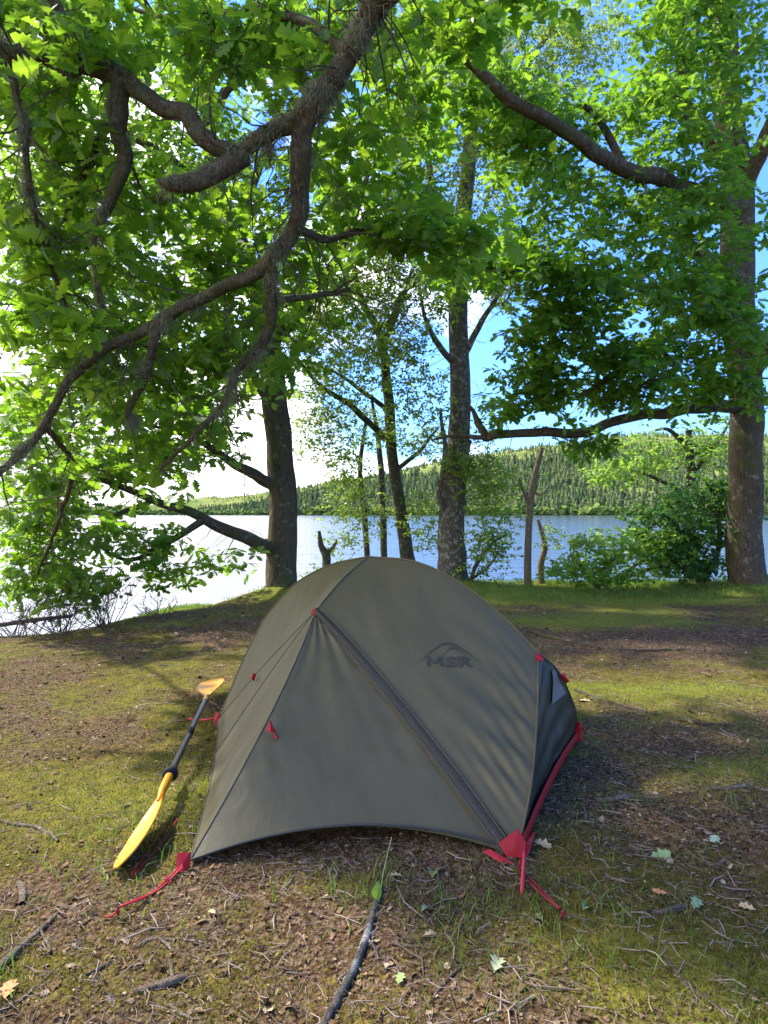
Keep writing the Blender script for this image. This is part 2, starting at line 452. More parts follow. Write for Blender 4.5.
def grow(root, limbs, blobs, leafkind, leafmat, barkmat, leafsize, per, spread, twig_r=.0035, trunk_n=1, flat=.45, minz=None, flare=0., droop=0., crown_name='crown', sides=14, avoid=None, dens=1.32, clear=(), gaps=0., rough=.1, step=.06, wigamp=.25, bare=0):
    """limbs: list of (points, radii); the first trunk_n make the trunk, each other is a branch part; twigs run out to leaf clusters"""
    nodes, nrad = [], []
    mbt = MB()
    for i, (pts, rad) in enumerate(limbs):
        mbx = mbt if i < trunk_n else MB()
        c, r = limb_tube(mbx, pts, rad, sides=sides if i < trunk_n else 14, step=step, rough=rough, flare=flare if i == 0 else 0, wigamp=wigamp if i >= trunk_n else .07)
        s = slice(len(c) // 3, None) if i < trunk_n else slice(1, None)
        nodes.append(c[s]); nrad.append(r[s])
        if i >= trunk_n: mbx.build('branch', barkmat, root)
    mbt.build('trunk', barkmat, root)
    nodes = np.concatenate(nodes); nrad = np.concatenate(nrad)
    C = centres([(*b[:6], int(b[6] * dens)) for b in blobs])
    if avoid is not None: C = C[~avoid(C)]
    if gaps:
        C = C[fbm(C[:, 0] * .95 + C[:, 2] * .5 + 50, C[:, 1] * .7 + C[:, 2] * 1.2 + 20, 3) > gaps]
    for pts, rad in clear:                     # twigs keep clear of the heavy limbs
        q = catmull(pts, 80); q = q[q[:, 1] > 1.5]
        qx, qy = q[:, 0] / q[:, 1] * F, (q[:, 2] - H) / q[:, 1] * F
        cx, cy = C[:, 0] / C[:, 1] * F, (C[:, 2] - H) / C[:, 1] * F
        d = np.hypot(cx[:, None] - qx, cy[:, None] - qy); k = d.argmin(1)
        lim = (spread * .45) / C[:, 1] * F
        C = C[~((d.min(1) < lim) & (C[:, 1] < q[k, 1] + .1))]
    if minz is not None: C = C[C[:, 2] > minz]
    d0 = np.array([np.min(((nodes - c) ** 2).sum(1)) for c in C])
    C = C[np.argsort(d0)]
    K = 7
    tw, tr = [], []
    cap = np.zeros((len(nodes) + len(C) * (K - 2), 3)); capr = np.zeros(len(cap)); cnt = len(nodes)
    cap[:cnt] = nodes; capr[:cnt] = nrad
    s = np.linspace(0, 1, K)[:, None]
    for c in C:
        dd = ((cap[:cnt] - c) ** 2).sum(1)
        j = int(np.argmin(dd)); L = math.sqrt(dd[j])
        a = cap[j]
        bow = rng.normal(0, 1, 3) * .13 * L + np.array([0, 0, .10 * L - droop * L])
        p = a + (c - a) * s + np.sin(np.pi * s) * bow + rng.normal(0, .022, (K, 3)) * min(L, 1) * np.sin(np.pi * s)
        rb = min(.75 * capr[j], twig_r + .011 * L)
        r = np.linspace(rb, min(rb, twig_r * .6), K)
        tw.append(p); tr.append(r)
        cap[cnt:cnt + K - 2] = p[2:]; capr[cnt:cnt + K - 2] = r[2:]; cnt += K - 2
    tw, tr = np.array(tw), np.array(tr)
    mbw = MB(); v, q = tubes(tw, tr, 5); mbw.add(v, q)
    mbw.build('twigs', barkmat, root)['kind'] = 'stuff'
    if bare:                                   # dead crooked side twigs on the limbs
        bt, br = [], []
        for pts, rad in limbs[trunk_n:]:
            q = catmull(pts, 60); L = np.linalg.norm(np.diff(q, axis=0), axis=1).sum(); tq = unit(np.gradient(q, axis=0))
            for _ in range(int(L * bare)):
                k = rng.integers(4, 60); d = rng.normal(0, 1, 3); d = unit(d - tq[k] * (d @ tq[k])) + tq[k] * .5 - [0, 0, .25]
                ln = rng.uniform(.12, .55); p = q[k] + d * ln * s + np.sin(np.pi * s) * rng.normal(0, .12, 3) * ln + rng.normal(0, .014, (K, 3)) * s
                bt.append(p); br.append(np.linspace(.0055, .0018, K) * rng.uniform(.7, 1.3))
                for _ in range(2):
                    m_ = rng.integers(2, 6); d2 = unit(d + rng.normal(0, .7, 3)); l2 = ln * rng.uniform(.25, .6)
                    bt.append(p[m_] + d2 * l2 * s + np.sin(np.pi * s) * rng.normal(0, .1, 3) * l2); br.append(np.linspace(.003, .0013, K))
        mbb = MB(); v, q = tubes(bt, br, 5); mbb.add(v, q); mbb.build('bare_twigs', barkmat, root)['kind'] = 'stuff'
    # leaves
    n = len(tw)
    nros = 6 if leafkind == 'oak' else 4          # leaves sit in rosettes at the shoot tips
    cntl = np.maximum(1, rng.poisson(per / nros, n))
    idx = np.repeat(np.arange(n), cntl)
    t = 1 - rng.uniform(0, 1, len(idx)) ** 1.5 * .55
    f = t * (K - 1); i0 = np.minimum(f.astype(int), K - 2); fr = (f - i0)[:, None]
    base = tw[idx, i0] * (1 - fr) + tw[idx, i0 + 1] * fr
    az = rng.uniform(0, 2 * np.pi, len(idx))
    off = np.stack([np.cos(az), np.sin(az), -droop + 0 * az], 1) * (rng.uniform(0, 1, (len(idx), 1)) ** .7 * spread) * [1, 1, flat] + np.stack([0 * az, 0 * az, rng.normal(0, spread * .25, len(idx))], 1)
    ros = base + off
    upr = unit(np.stack([rng.normal(0, .42, len(idx)), rng.normal(-.15, .42, len(idx)), np.ones(len(idx))], 1))
    szr = rng.uniform(.75, 1.15, len(idx))
    k = np.repeat(np.arange(len(idx)), nros); az = az[k] + np.tile(np.arange(nros), len(idx)) * 2 * np.pi / nros + rng.normal(0, .35, len(k))
    ex = unit(np.cross(upr, [[0, 1, .01]])); ey = np.cross(upr, ex)
    ddir = ex[k] * np.cos(az)[:, None] + ey[k] * np.sin(az)[:, None] + upr[k] * rng.normal(-.18, .3, (len(k), 1)) - [0, 0, droop]
    up = unit(upr[k] + rng.normal(0, .3, (len(k), 3)))
    idx = k; base = ros[k] + unit(ddir) * (leafsize[0] * rng.uniform(.05, .35, (len(k), 1))); off = 0
    mbl = MB()
    put_leaves(mbl, base + off, ddir, up, rng.uniform(leafsize[0], leafsize[1], len(idx)) * szr[k], leafkind)
    mbl.build(crown_name, leafmat, root, smooth=False)
    return tw


def lichen(root, limbs, dens, length, name='lichen'):
    """beard lichen: short grey-green strands standing and hanging on the bark"""
    P0, D0 = [], []
    for pts, rad in limbs:
        pts = np.asarray(pts, float)
        L = np.linalg.norm(np.diff(pts, axis=0), axis=1).sum()
        n = int(L * dens)
        c = catmull(pts, 200); r = np.interp(np.linspace(0, 1, 200), np.linspace(0, 1, len(rad)), rad)
        tan = unit(np.gradient(c, axis=0))
        nc = max(2, int(L * 9)); cc = rng.uniform(0, 199, nc); cw = rng.gamma(.7, 1, nc) + .02; cw /= cw.sum()
        ca = unit(rng.normal(0, 1, (nc, 3)) + [0, 0, .25])
        wh = rng.choice(nc, n, p=cw)
        i = np.clip(cc[wh] + rng.normal(0, .028, n) * 200 / L, 0, 199).astype(int)
        dirv = ca[wh] + rng.normal(0, .55, (n, 3)); dirv -= tan[i] * (dirv * tan[i]).sum(1, keepdims=True); dirv = unit(dirv)
        P0.append(c[i] + dirv * r[i][:, None] * .96 + tan[i] * rng.normal(0, .02, (n, 1))); D0.append(dirv)
    P0 = np.concatenate(P0); D0 = np.concatenate(D0); n = len(P0)
    ln = length * rng.gamma(2.2, .36, (n, 1)) + .006
    p1 = P0 + unit(D0 + rng.normal(0, .5, (n, 3))) * ln * .5
    p2 = p1 + (unit(D0 + rng.normal(0, .7, (n, 3))) * .35 + [0, 0, -.55]) * ln
    side = unit(np.cross(D0, rng.normal(0, 1, (n, 3)))) * .0011
    V = np.stack([P0 - side, P0 + side, p1 - side, p1 + side, p2], 1)
    i = (np.arange(n) * 5)[:, None]
    mb = MB(); mb.add(V, i + np.array([[0, 1, 3, 2]]), i + np.array([[2, 3, 4]]))
    o = mb.build(name, M['lichen'], root, smooth=False); o['kind'] = 'stuff'
    return o


def px_limb(pts, w):
    """traced limb: (px,py,depth) points and widths in pixels at each -> world points and radii"""
    p = [P(*q) for q in pts]
    r = [wi * q[1] / F / 2 for wi, q in zip(np.interp(np.linspace(0, 1, len(p)), np.linspace(0, 1, len(w)), w), p)]
    return p, r

# ---- overhead oak: its trunk stands behind and right of the viewer, its mossy limb reaches in from above
limbA = [
    ([(3.0, -1.6, -.1), (2.95, -1.5, 1.2), (2.7, -1.2, 2.6), (2.3, -.7, 4.2), (2.2, -.4, 6.0)], [.34, .27, .25, .22, .12]),
    ([(2.4, -.8, 3.9), (1.6, .6, 4.7), (.75, 2.2, 4.6)] + [P(*q) for q in ((392, -22, 3.3), (372, 12, 3.4), (338, 75, 3.5), (310, 108, 3.55), (275, 135, 3.6), (238, 158, 3.6))], [.12, .09, .074, .070, .066, .062, .057, .049, .038]),
    px_limb([(238, 158, 3.6), (205, 138, 3.6), (180, 116, 3.65), (140, 92, 3.7), (100, 68, 3.7), (50, 55, 3.65), (0, 52, 3.6), (-60, 40, 3.6)], [16, 17, 17, 17, 19, 20, 21, 20]),
    px_limb([(240, 157, 3.6), (215, 175, 3.55), (190, 184, 3.5), (170, 185, 3.45), (158, 180, 3.44)], [20, 18, 17, 14, 4]),
    px_limb([(322, 92, 3.52), (308, 135, 3.6), (298, 185, 3.7), (294, 225, 3.8), (270, 262, 3.85), (235, 282, 3.9), (190, 305, 3.9), (150, 328, 3.95), (100, 352, 4.0), (70, 378, 4.05), (45, 425, 4.1), (0, 472, 4.1), (-30, 490, 4.1)], [22, 20, 17, 16, 14, 12, 11, 9, 8, 7, 6]),
    px_limb([(268, 264, 3.85), (272, 300, 3.95), (266, 340, 4.05), (236, 372, 4.1), (222, 405, 4.15), (190, 440, 4.2), (160, 470, 4.3)], [14, 11, 10, 8, 6, 5, 3]),
    px_limb([(162, 322, 3.95), (148, 365, 4.0), (130, 410, 4.1), (133, 428, 4.15)], [10, 8, 7, 3]),
    px_limb([(122, 82, 3.7), (118, 130, 3.75), (124, 165, 3.8), (112, 200, 3.85), (96, 240, 3.9), (100, 300, 4.0), (108, 330, 4.1)], [18, 16, 15, 12, 7, 5, 3]),
    px_limb([(82, 60, 3.7), (62, 20, 3.6), (45, -20, 3.5)], [14, 12, 11]),
    px_limb([(8, 60, 3.62), (22, 120, 3.6), (30, 190, 3.7), (42, 240, 3.9), (75, 330, 4.2)], [7, 6, 5, 4, 2.5]),
    px_limb([(350, 52, 3.45), (300, 20, 3.9), (240, 12, 4.3), (180, 20, 4.8), (120, 5, 5.2)], [12, 9, 7, 5, 4]),
    px_limb([(294, 225, 3.8), (330, 240, 4.2), (370, 225, 4.6), (420, 210, 5.0)], [9, 7, 6, 3]),
    px_limb([(268, 300, 3.95), (310, 296, 4.2), (350, 290, 4.5)], [8, 6, 4]),
    ([(1.6, .6, 4.75), (.3, 2.0, 5.9), (-.9, 3.4, 6.6), (-2.4, 4.6, 6.9)], [.10, .085, .06, .03]),  # unseen upper limb, added to carry the shading crown
    ([(2.3, -.7, 4.4), (1.9, 2.0, 6.0), (1.9, 4.4, 6.9)], [.11, .08, .03]),
    px_limb([(130, 90, 3.7), (95, 150, 4.3), (60, 230, 4.8), (20, 310, 5.2)], [9, 8, 6, 3]),
    px_limb([(45, 425, 4.1), (72, 470, 5.2), (55, 530, 6.3), (35, 580, 7.0)], [6, 5, 4, 2]),
]
blobA = [(50, 40, 3.9, 110, 80, .9, 46), (160, 40, 4.6, 120, 70, 1.0, 44), (30, 190, 4.2, 90, 110, .8, 46), (110, 250, 4.6, 110, 90, .9, 46),
         (50, 340, 4.4, 100, 80, .8, 46), (150, 360, 4.8, 100, 80, .8, 40), (40, 440, 6.6, 90, 60, .6, 44), (40, 520, 7.0, 80, 60, .5, 40), (60, 570, 7.1, 60, 40, .5, 14), (-70, 40, 4.2, 60, 70, .6, 30),  # the cluster off to the left is unseen, added to shade the tent
         (230, 330, 4.6, 80, 70, .7, 26), (240, 220, 4.9, 100, 90, .8, 34), (300, 40, 4.4, 110, 60, .8, 40), (410, 20, 4.4, 90, 50, .9, 34), (350, 150, 5.0, 80, 90, .8, 44), (400, 110, 5.4, 60, 70, .7, 26),
         (420, 215, 4.6, 60, 45, .5, 20), (440, 245, 4.3, 60, 30, .4, 14), (320, 250, 5.0, 80, 60, .7, 20), (500, -10, 4.6, 90, 40, .7, 20), (160, 450, 5.0, 90, 50, .6, 18),
         (60, -130, 4.6, 190, 110, 1.3, 80), (330, -190, 4.6, 220, 130, 1.4, 60), (620, -160, 5.2, 200, 110, 1.4, 26), (20, 120, 5.4, 80, 160, .9, 60)]  # clusters above the view are extra crown, added to shade what lies below
root = empty('oak_tree', (3.0, -1.6, 0), 'old oak whose lichen bearded limbs reach in overhead from the top of the view', 'tree')
grow(root, limbA, blobA, 'oak', M['oak_leaf'], M['limb_bark'], (.10, .185), 9, .22, .0035, clear=[limbA[i] for i in (1, 2, 3, 4, 5, 7)], rough=.34, step=.022, wigamp=.24, bare=11,
     avoid=lambda C: ((C[:, 0] / C[:, 1] * F + CX < -8) & (C[:, 2] < 3.7)) | ((C[:, 0] / C[:, 1] * F + CX < -130) & (C[:, 2] < 7)))
lichen(root, limbA[1:10] + limbA[13:14], 2100, .045)

# ---- oak on the lake edge to the left of the tent
zB = float(ground_z(-1.6, 9.8))
limbB = [
    ([(-1.6, 9.85, zB - .25)] + [P(*q) for q in ((281, 575, 9.8), (283, 500, 9.8), (279, 440, 9.85), (270, 360, 9.9), (258, 290, 10.0), (228, 215, 10.1), (210, 150, 10.2), (204, 40, 10.3), (200, -80, 10.4))], [.27, .24, .215, .205, .185, .165, .14, .12, .10, .06]),
    px_limb([(276, 555, 9.8), (262, 545, 9.6), (235, 535, 9.2), (200, 517, 8.9), (160, 502, 8.6), (110, 482, 8.3), (60, 470, 8.0), (20, 480, 7.8)], [20, 15, 12, 10, 8, 6, 4, 3]),
    px_limb([(205, 519, 8.9), (165, 545, 8.5), (130, 560, 8.2), (95, 545, 8.0)], [8, 6, 4, 2]),
    px_limb([(274, 490, 9.8), (255, 472, 9.5), (235, 465, 9.2), (200, 440, 8.8), (150, 425, 8.5)], [13, 11, 9, 6, 3]),
    px_limb([(270, 400, 9.9), (235, 350, 9.5), (190, 300, 9.2), (130, 260, 9.0), (60, 240, 8.8)], [12, 11, 9, 6, 4]),
    px_limb([(268, 350, 9.9), (310, 300, 9.8), (345, 240, 9.6), (370, 170, 9.5)], [12, 10, 7, 4]),
    px_limb([(262, 300, 10.0), (240, 230, 10.6), (270, 140, 11.0), (300, 40, 11.2)], [11, 10, 7, 5]),
    px_limb([(230, 218, 10.1), (170, 160, 9.8), (110, 130, 9.6), (40, 100, 9.4)], [12, 9, 7, 4]),
    px_limb([(208, 120, 10.2), (250, 60, 10.0), (300, 0, 9.8)], [10, 8, 5]),
    px_limb([(150, 500, 8.6), (110, 520, 8.2), (70, 560, 7.8), (60, 600, 7.6)], [6, 4, 3, 2]),
]
blobB = [(110, 60, 9.8, 130, 90, 1.6, 150), (260, 60, 10.2, 120, 90, 1.6, 140), (100, 190, 9.4, 130, 90, 1.5, 170), (240, 190, 10.2, 120, 90, 1.4, 150),
         (90, 310, 9.2, 120, 80, 1.4, 170), (220, 320, 9.6, 90, 70, 1.2, 120), (310, 300, 9.8, 60, 80, 1.0, 80), (100, 400, 8.8, 120, 50, 1.2, 130), (200, 410, 9.1, 70, 45, 1.0, 70),
         (80, 465, 8.5, 100, 30, 1.0, 70), (170, 455, 8.8, 70, 22, .8, 36), (50, 530, 8.0, 70, 50, .8, 56), (140, 540, 8.3, 50, 22, .5, 22), (225, 560, 9.0, 40, 14, .4, 12), (170, 575, 8.4, 60, 14, .4, 14), (60, 590, 7.8, 70, 26, .6, 30)]
root = empty('oak_tree', (-1.6, 9.85, zB), 'stout oak at the water edge whose low limb sweeps left over the lake', 'tree')
grow(root, limbB, blobB, 'oak', M['oak_leaf'], M['oak_bark'], (.10, .175), 11, .27, .005, flare=.35, bare=5)

# ---- slender rough-barked tree behind the tent
zC = float(ground_z(1.25, 11.6))
limbC = [
    ([(1.28, 11.65, zC - .25)] + [P(*q) for q in ((452, 560, 11.6), (452, 520, 11.6), (456, 460, 11.6), (461, 380, 11.6), (459, 270, 11.7), (468, 180, 11.8), (474, 80, 11.9), (478, -40, 12)) ], [.29, .26, .235, .20, .185, .165, .14, .12, .09]),
    px_limb([(446, 520, 11.6), (440, 495, 11.4), (444, 450, 11.3), (440, 410, 11.2)], [7, 6, 5, 3]),
    px_limb([(458, 500, 11.6), (466, 470, 11.5), (470, 440, 11.5)], [9, 8, 4]),
    px_limb([(461, 372, 11.6), (440, 345, 11.4), (425, 320, 11.2), (420, 280, 11)], [7, 6, 4, 2]),
    px_limb([(461, 360, 11.6), (480, 325, 11.5), (500, 290, 11.4), (515, 250, 11.3)], [7, 6, 4, 2]),
    px_limb([(460, 240, 11.7), (435, 190, 11.5), (420, 120, 11.4), (410, 60, 11.3)], [8, 7, 5, 3]),
    px_limb([(470, 160, 11.8), (500, 110, 11.7), (530, 60, 11.6), (560, 20, 11.5)], [8, 6, 5, 3]),
    px_limb([(460, 280, 11.7), (430, 270, 11.4), (400, 300, 11.1), (380, 340, 10.9)], [6, 5, 4, 2]),
]
blobC = [(440, 60, 11.6, 80, 90, 1.4, 150), (530, 70, 11.6, 70, 90, 1.2, 120), (410, 170, 11.4, 60, 70, 1.2, 90), (500, 190, 11.6, 60, 70, 1.2, 80),
         (420, 280, 11.2, 50, 60, 1.0, 60), (500, 270, 11.4, 40, 50, .9, 40), (380, 350, 11, 50, 40, .9, 40), (420, 400, 11.2, 40, 40, .8, 24), (470, 460, 11.3, 30, 40, .6, 20), (490, 490, 11.2, 28, 40, .6, 30), (490, 545, 11.2, 24, 20, .5, 16), (590, 40, 11.8, 50, 50, 1, 50)]
root = empty('birch_tree', (1.28, 11.65, zC), 'tall rough barked birch standing right behind the tent top', 'tree')
grow(root, limbC, blobC, 'tiny', M['birch_leaf'], M['birch_bark'], (.05, .085), 22, .28, .003, droop=.15, flare=.3, dens=2.9, bare=8)

# ---- leaning dark tree with two thin stems beside it
zD = float(ground_z(.5, 12.2))
limbD = [
    ([(.52, 12.2, zD - .25)] + [P(*q) for q in ((407, 555, 12.2), (400, 510, 12.2), (392, 450, 12.1), (388, 390, 12.0), (380, 335, 11.9), (362, 300, 11.8), (350, 250, 11.7))], [.15, .135, .12, .105, .095, .075, .06, .04]),
    px_limb([(386, 440, 12.1), (350, 405, 11.8), (320, 385, 11.5), (290, 350, 11.2)], [7, 6, 4, 3]),
    px_limb([(387, 410, 12.0), (355, 385, 11.7), (330, 370, 11.4)], [5, 4, 2]),
    px_limb([(382, 345, 11.9), (398, 310, 11.8), (412, 270, 11.6)], [7, 5, 3]),
    px_limb([(394, 470, 12.1), (420, 450, 11.9), (436, 430, 11.7)], [5, 4, 2]),
]
blobD = [(330, 360, 11.5, 50, 60, .9, 60), (310, 300, 11.3, 60, 50, .9, 60), (360, 260, 11.4, 50, 50, .9, 60), (340, 220, 11.5, 60, 50, .9, 40), (370, 290, 11.7, 50, 50, .9, 60), (310, 440, 11.4, 34, 30, .7, 22), (345, 465, 11.6, 34, 30, .6, 22), (400, 330, 11.8, 40, 50, .8, 30), (420, 440, 11.8, 36, 24, .6, 24), (350, 515, 11.9, 40, 36, .5, 34), (320, 410, 11.4, 40, 40, .7, 30), (345, 430, 11.7, 50, 30, .7, 24), (425, 520, 11.9, 24, 40, .5, 22), (335, 310, 11.5, 40, 40, .8, 40)]
root = empty('young_tree', (.52, 12.2, zD), 'dark leaning young tree left of the birch, forked above the tent', 'tree')
grow(root, limbD, blobD, 'tiny', M['birch_leaf'], M['dark_bark'], (.05, .085), 20, .27, .003, flare=.2, sides=10, dens=2.1, bare=8)

def sapling(base_px, pts, w, blobs, label, leaf='tiny', mat='birch_leaf', bark='dark_bark', size=(.05, .08), per=16, spread=.22, name='sapling', extra=(), cat='tree', group=None):
    l = px_limb(pts, w)
    Y = pts[0][2]; x = (pts[0][0] - CX) / F * Y
    z = float(ground_z(x, Y))
    l = ([np.array([x, Y, z - .15])] + l[0], [l[1][0] * 1.15] + list(l[1]))
    root = empty(name, (x, Y, z), label, cat, group)
    limbs = [l] + [px_limb(p, ww) for p, ww in extra]
    grow(root, limbs, blobs, leaf, M[mat], M[bark], size, per, spread, .0028, sides=9, dens=1.35)
    return root
sapling(0, [(368, 565, 12.6), (364, 510, 12.6), (360, 470, 12.5), (366, 420, 12.4)], [6, 6, 5, 3], [(350, 480, 12.4, 26, 30, .5, 14), (370, 430, 12.4, 26, 30, .5, 12)],
        'thin upright sapling just left of the leaning dark tree')
sapling(0, [(384, 565, 12.9), (382, 500, 12.9), (380, 455, 12.8), (372, 400, 12.7)], [7, 7, 6, 3], [(385, 500, 12.8, 14, 40, .4, 8), (372, 405, 12.7, 24, 24, .5, 10)],
        'thin straight sapling close behind the leaning dark tree')
sapling(0, [(326, 575, 11.8), (326, 556, 11.8), (321, 545, 11.8), (319, 531, 11.8)], [8, 9, 6, 3], [(312, 580, 11.6, 18, 14, .3, 14), (345, 545, 11.8, 20, 20, .4, 12)],
        'short forked stump with a leafy shoot above the tent left shoulder', extra=[([(326, 553, 11.8), (333, 548, 11.8), (337, 540, 11.8)], [6, 4, 2])], name='stump', cat='stump')
sapling(0, [(528, 592, 11.2), (528, 545, 11.2), (531, 500, 11.2), (536, 470, 11.2), (542, 448, 11.2)], [8, 7, 7, 6, 4], [(515, 520, 11.1, 12, 16, .3, 3), (545, 500, 11.2, 12, 30, .3, 3)],
        'bare slim dead trunk standing between the birch and the green bushes', bark='dead_wood', name='dead_tree', extra=[([(530, 505, 11.2), (523, 490, 11.1), (519, 478, 11)], [4, 3, 2]), ([(533, 490, 11.2), (541, 495, 11.2), (550, 485, 11.2)], [3, 2, 1.5])])
sapling(0, [(542, 592, 11.6), (541, 565, 11.6), (545, 545, 11.6), (538, 520, 11.6)], [7, 7, 6, 3], [(560, 540, 11.5, 22, 18, .4, 10)],
        'stubby mossy stem close to the slim dead trunk', bark='dead_wood', name='dead_tree', cat='tree')

# ---- big oak on the right
zE = float(ground_z(5.95, 10.4))
limbE = [
    ([(5.95, 10.4, zE - .25)] + [P(*q) for q in ((747, 575, 10.4), (746, 520, 10.4), (747, 450, 10.4), (745, 380, 10.4), (738, 300, 10.4), (736, 200, 10.45), (728, 100, 10.5), (722, -20, 10.6))], [.34, .29, .265, .25, .245, .26, .25, .22, .18]),
    px_limb([(742, 330, 10.4), (715, 318, 9.9), (690, 322, 9.4), (655, 345, 8.9), (610, 378, 8.5), (578, 396, 8.2)], [17, 15, 12, 10, 8, 5]),
    px_limb([(745, 410, 10.4), (715, 405, 10.0), (665, 414, 9.5), (625, 418, 9.2), (585, 430, 8.9), (540, 433, 8.7), (500, 433, 8.6), (486, 438, 8.6), (478, 418, 8.6), (468, 405, 8.6)], [14, 13, 11, 10, 10, 9, 8, 8, 6, 3]),
    px_limb([(738, 215, 10.4), (705, 195, 9.6), (665, 182, 8.6), (625, 168, 7.9), (590, 148, 7.4), (545, 118, 6.9), (500, 92, 6.6), (465, 60, 6.4), (425, 22, 6.2), (395, -10, 6.1)], [20, 18, 16, 15, 14, 13, 12, 10, 8, 6]),
    px_limb([(734, 165, 10.4), (700, 130, 9.8), (682, 100, 9.4), (684, 60, 9.2), (677, 10, 9.0), (680, -50, 8.9)], [18, 18, 17, 15, 14, 12]),
    px_limb([(722, -10, 10.6), (650, -80, 9.8), (560, -130, 9.0), (470, -150, 8.4)], [20, 16, 12, 6]),
    px_limb([(740, 290, 10.4), (715, 270, 10.0), (692, 250, 9.6), (660, 230, 9.2), (620, 200, 9)], [20, 17, 13, 8, 5]),
    px_limb([(625, 168, 7.9), (600, 120, 7.8), (585, 105, 7.7)], [9, 7, 5]),
    px_limb([(690, 322, 9.4), (665, 300, 9.0), (630, 285, 8.5), (580, 275, 8.0), (520, 275, 7.4), (450, 255, 7.0)], [9, 8, 6, 5, 4, 2.5]),
    px_limb([(486, 438, 8.6), (455, 436, 8.6), (432, 440, 8.6)], [5, 4, 2]),
    px_limb([(655, 345, 8.9), (675, 372, 8.6), (640, 385, 8.2)], [6, 5, 3]),
    px_limb([(745, 380, 10.4), (775, 330, 9.8), (800, 260, 9.4)], [18, 14, 8]),
    px_limb([(736, 200, 10.4), (770, 130, 9.8), (790, 60, 9.3)], [18, 14, 9]),
]
blobE = [(560, 175, 7.8, 70, 70, 1.2, 110), (640, 110, 8.6, 80, 60, 1.2, 120), (720, 60, 9.2, 70, 80, 1.2, 130), (520, 110, 7.6, 60, 50, 1.0, 70),
         (640, 210, 8.6, 80, 50, 1.2, 120), (730, 200, 9.0, 60, 70, 1.0, 110), (560, 265, 7.8, 80, 45, 1.0, 120), (660, 290, 8.5, 80, 45, 1.0, 120), (470, 265, 7.2, 60, 30, .8, 44),
         (560, 330, 8.0, 60, 45, .9, 90), (640, 360, 8.4, 70, 36, .9, 90), (730, 330, 8.9, 50, 60, .9, 90), (540, 385, 8.2, 45, 28, .7, 50), (610, 395, 8.7, 50, 14, .6, 24), (590, 448, 8.7, 30, 8, .4, 10), (720, 395, 9.2, 60, 26, .8, 50), (500, 415, 8.4, 30, 24, .5, 16),
         (460, 70, 7.4, 60, 60, .9, 44), (670, 20, 8.8, 60, 50, 1.0, 60), (560, -120, 8.8, 160, 90, 1.6, 36), (730, -100, 9.8, 120, 120, 1.6, 40), (570, 428, 8.3, 70, 26, .5, 20), (660, 400, 8.8, 60, 30, .5, 20)]  # clusters above the view are added to shade the ground at right
root = empty('oak_tree', (5.95, 10.4, zE), 'massive straight oak by the dark green bush, with long level branches', 'tree')
grow(root, limbE, blobE, 'oak', M['oak_leaf_dark'], M['oak_bark'], (.10, .18), 10, .26, .0045, flare=.3, dens=1.6, clear=[limbE[i] for i in (2, 3)], gaps=.36, bare=5,
     avoid=lambda C: (np.abs((C[:, 0] / C[:, 1] * F + CX) - 605) < 22) & (np.abs(CY - (C[:, 2] - H) / C[:, 1] * F - 35) < 50))

# ---- bushes on the right along the crest
def bush(x0, pts, w, extra, blobs, label, leaf, mat, size, per, spread, name='bush', bark='dark_bark', cat='bush'):
    return sapling(0, pts, w, blobs, label, leaf, mat, bark, size, per, spread, name, extra, cat)
bush(0, [(692, 590, 12.2), (690, 520, 12.2), (690, 470, 12.1), (688, 430, 12.0)], [11, 10, 9, 6],
     [([(690, 500, 12.2), (660, 480, 12), (630, 470, 11.8)], [5, 4, 2]), ([(690, 480, 12.1), (715, 445, 12), (730, 420, 12)], [5, 4, 2]), ([(689, 450, 12.1), (670, 430, 12), (655, 430, 12)], [5, 4, 2])],
     [(620, 470, 11.9, 40, 30, .8, 40), (670, 450, 12, 50, 26, .8, 50), (715, 440, 12, 40, 30, .8, 36)],
     'slim yellow green tree seen under the level oak branches', 'tiny', 'hazel_leaf', (.07, .11), 16, .26, 'young_tree', cat='tree')
bush(0, [(705, 592, 11.2), (690, 560, 11.1), (680, 530, 11), (660, 510, 10.8)], [7, 6, 4, 3],
     [([(703, 585, 11.2), (720, 545, 11.1), (715, 500, 11), (705, 480, 10.9)], [6, 5, 4, 2]), ([(700, 580, 11.2), (670, 560, 11), (645, 545, 10.8)], [5, 4, 2])],
     [(700, 510, 11, 50, 36, .8, 100), (690, 555, 11, 52, 30, .7, 100), (655, 530, 10.9, 36, 26, .6, 50), (735, 500, 11.2, 22, 40, .5, 36)],
     'dense dark green bush beside the massive oak trunk', 'round', 'beech_leaf', (.06, .10), 17, .24)
bush(0, [(598, 592, 10.9), (600, 575, 10.8), (612, 560, 10.6), (625, 548, 10.5)], [5, 4, 4, 2],
     [([(598, 588, 10.9), (585, 570, 10.7), (570, 555, 10.5)], [4, 3, 2]), ([(605, 582, 10.9), (640, 572, 10.7), (665, 565, 10.6)], [4, 3, 2]), ([(620, 585, 10.9), (628, 572, 10.8), (650, 556, 10.7)], [3, 3, 2])],
     [(600, 548, 10.6, 46, 18, .6, 44), (640, 552, 10.6, 50, 20, .6, 50), (660, 540, 10.5, 26, 14, .4, 16), (575, 570, 10.6, 34, 12, .5, 30), (620, 578, 10.6, 60, 9, .5, 36)],
     'bright green spreading bush growing along the crest right of the dead trunk', 'round', 'hazel_leaf', (.055, .09), 15, .24)
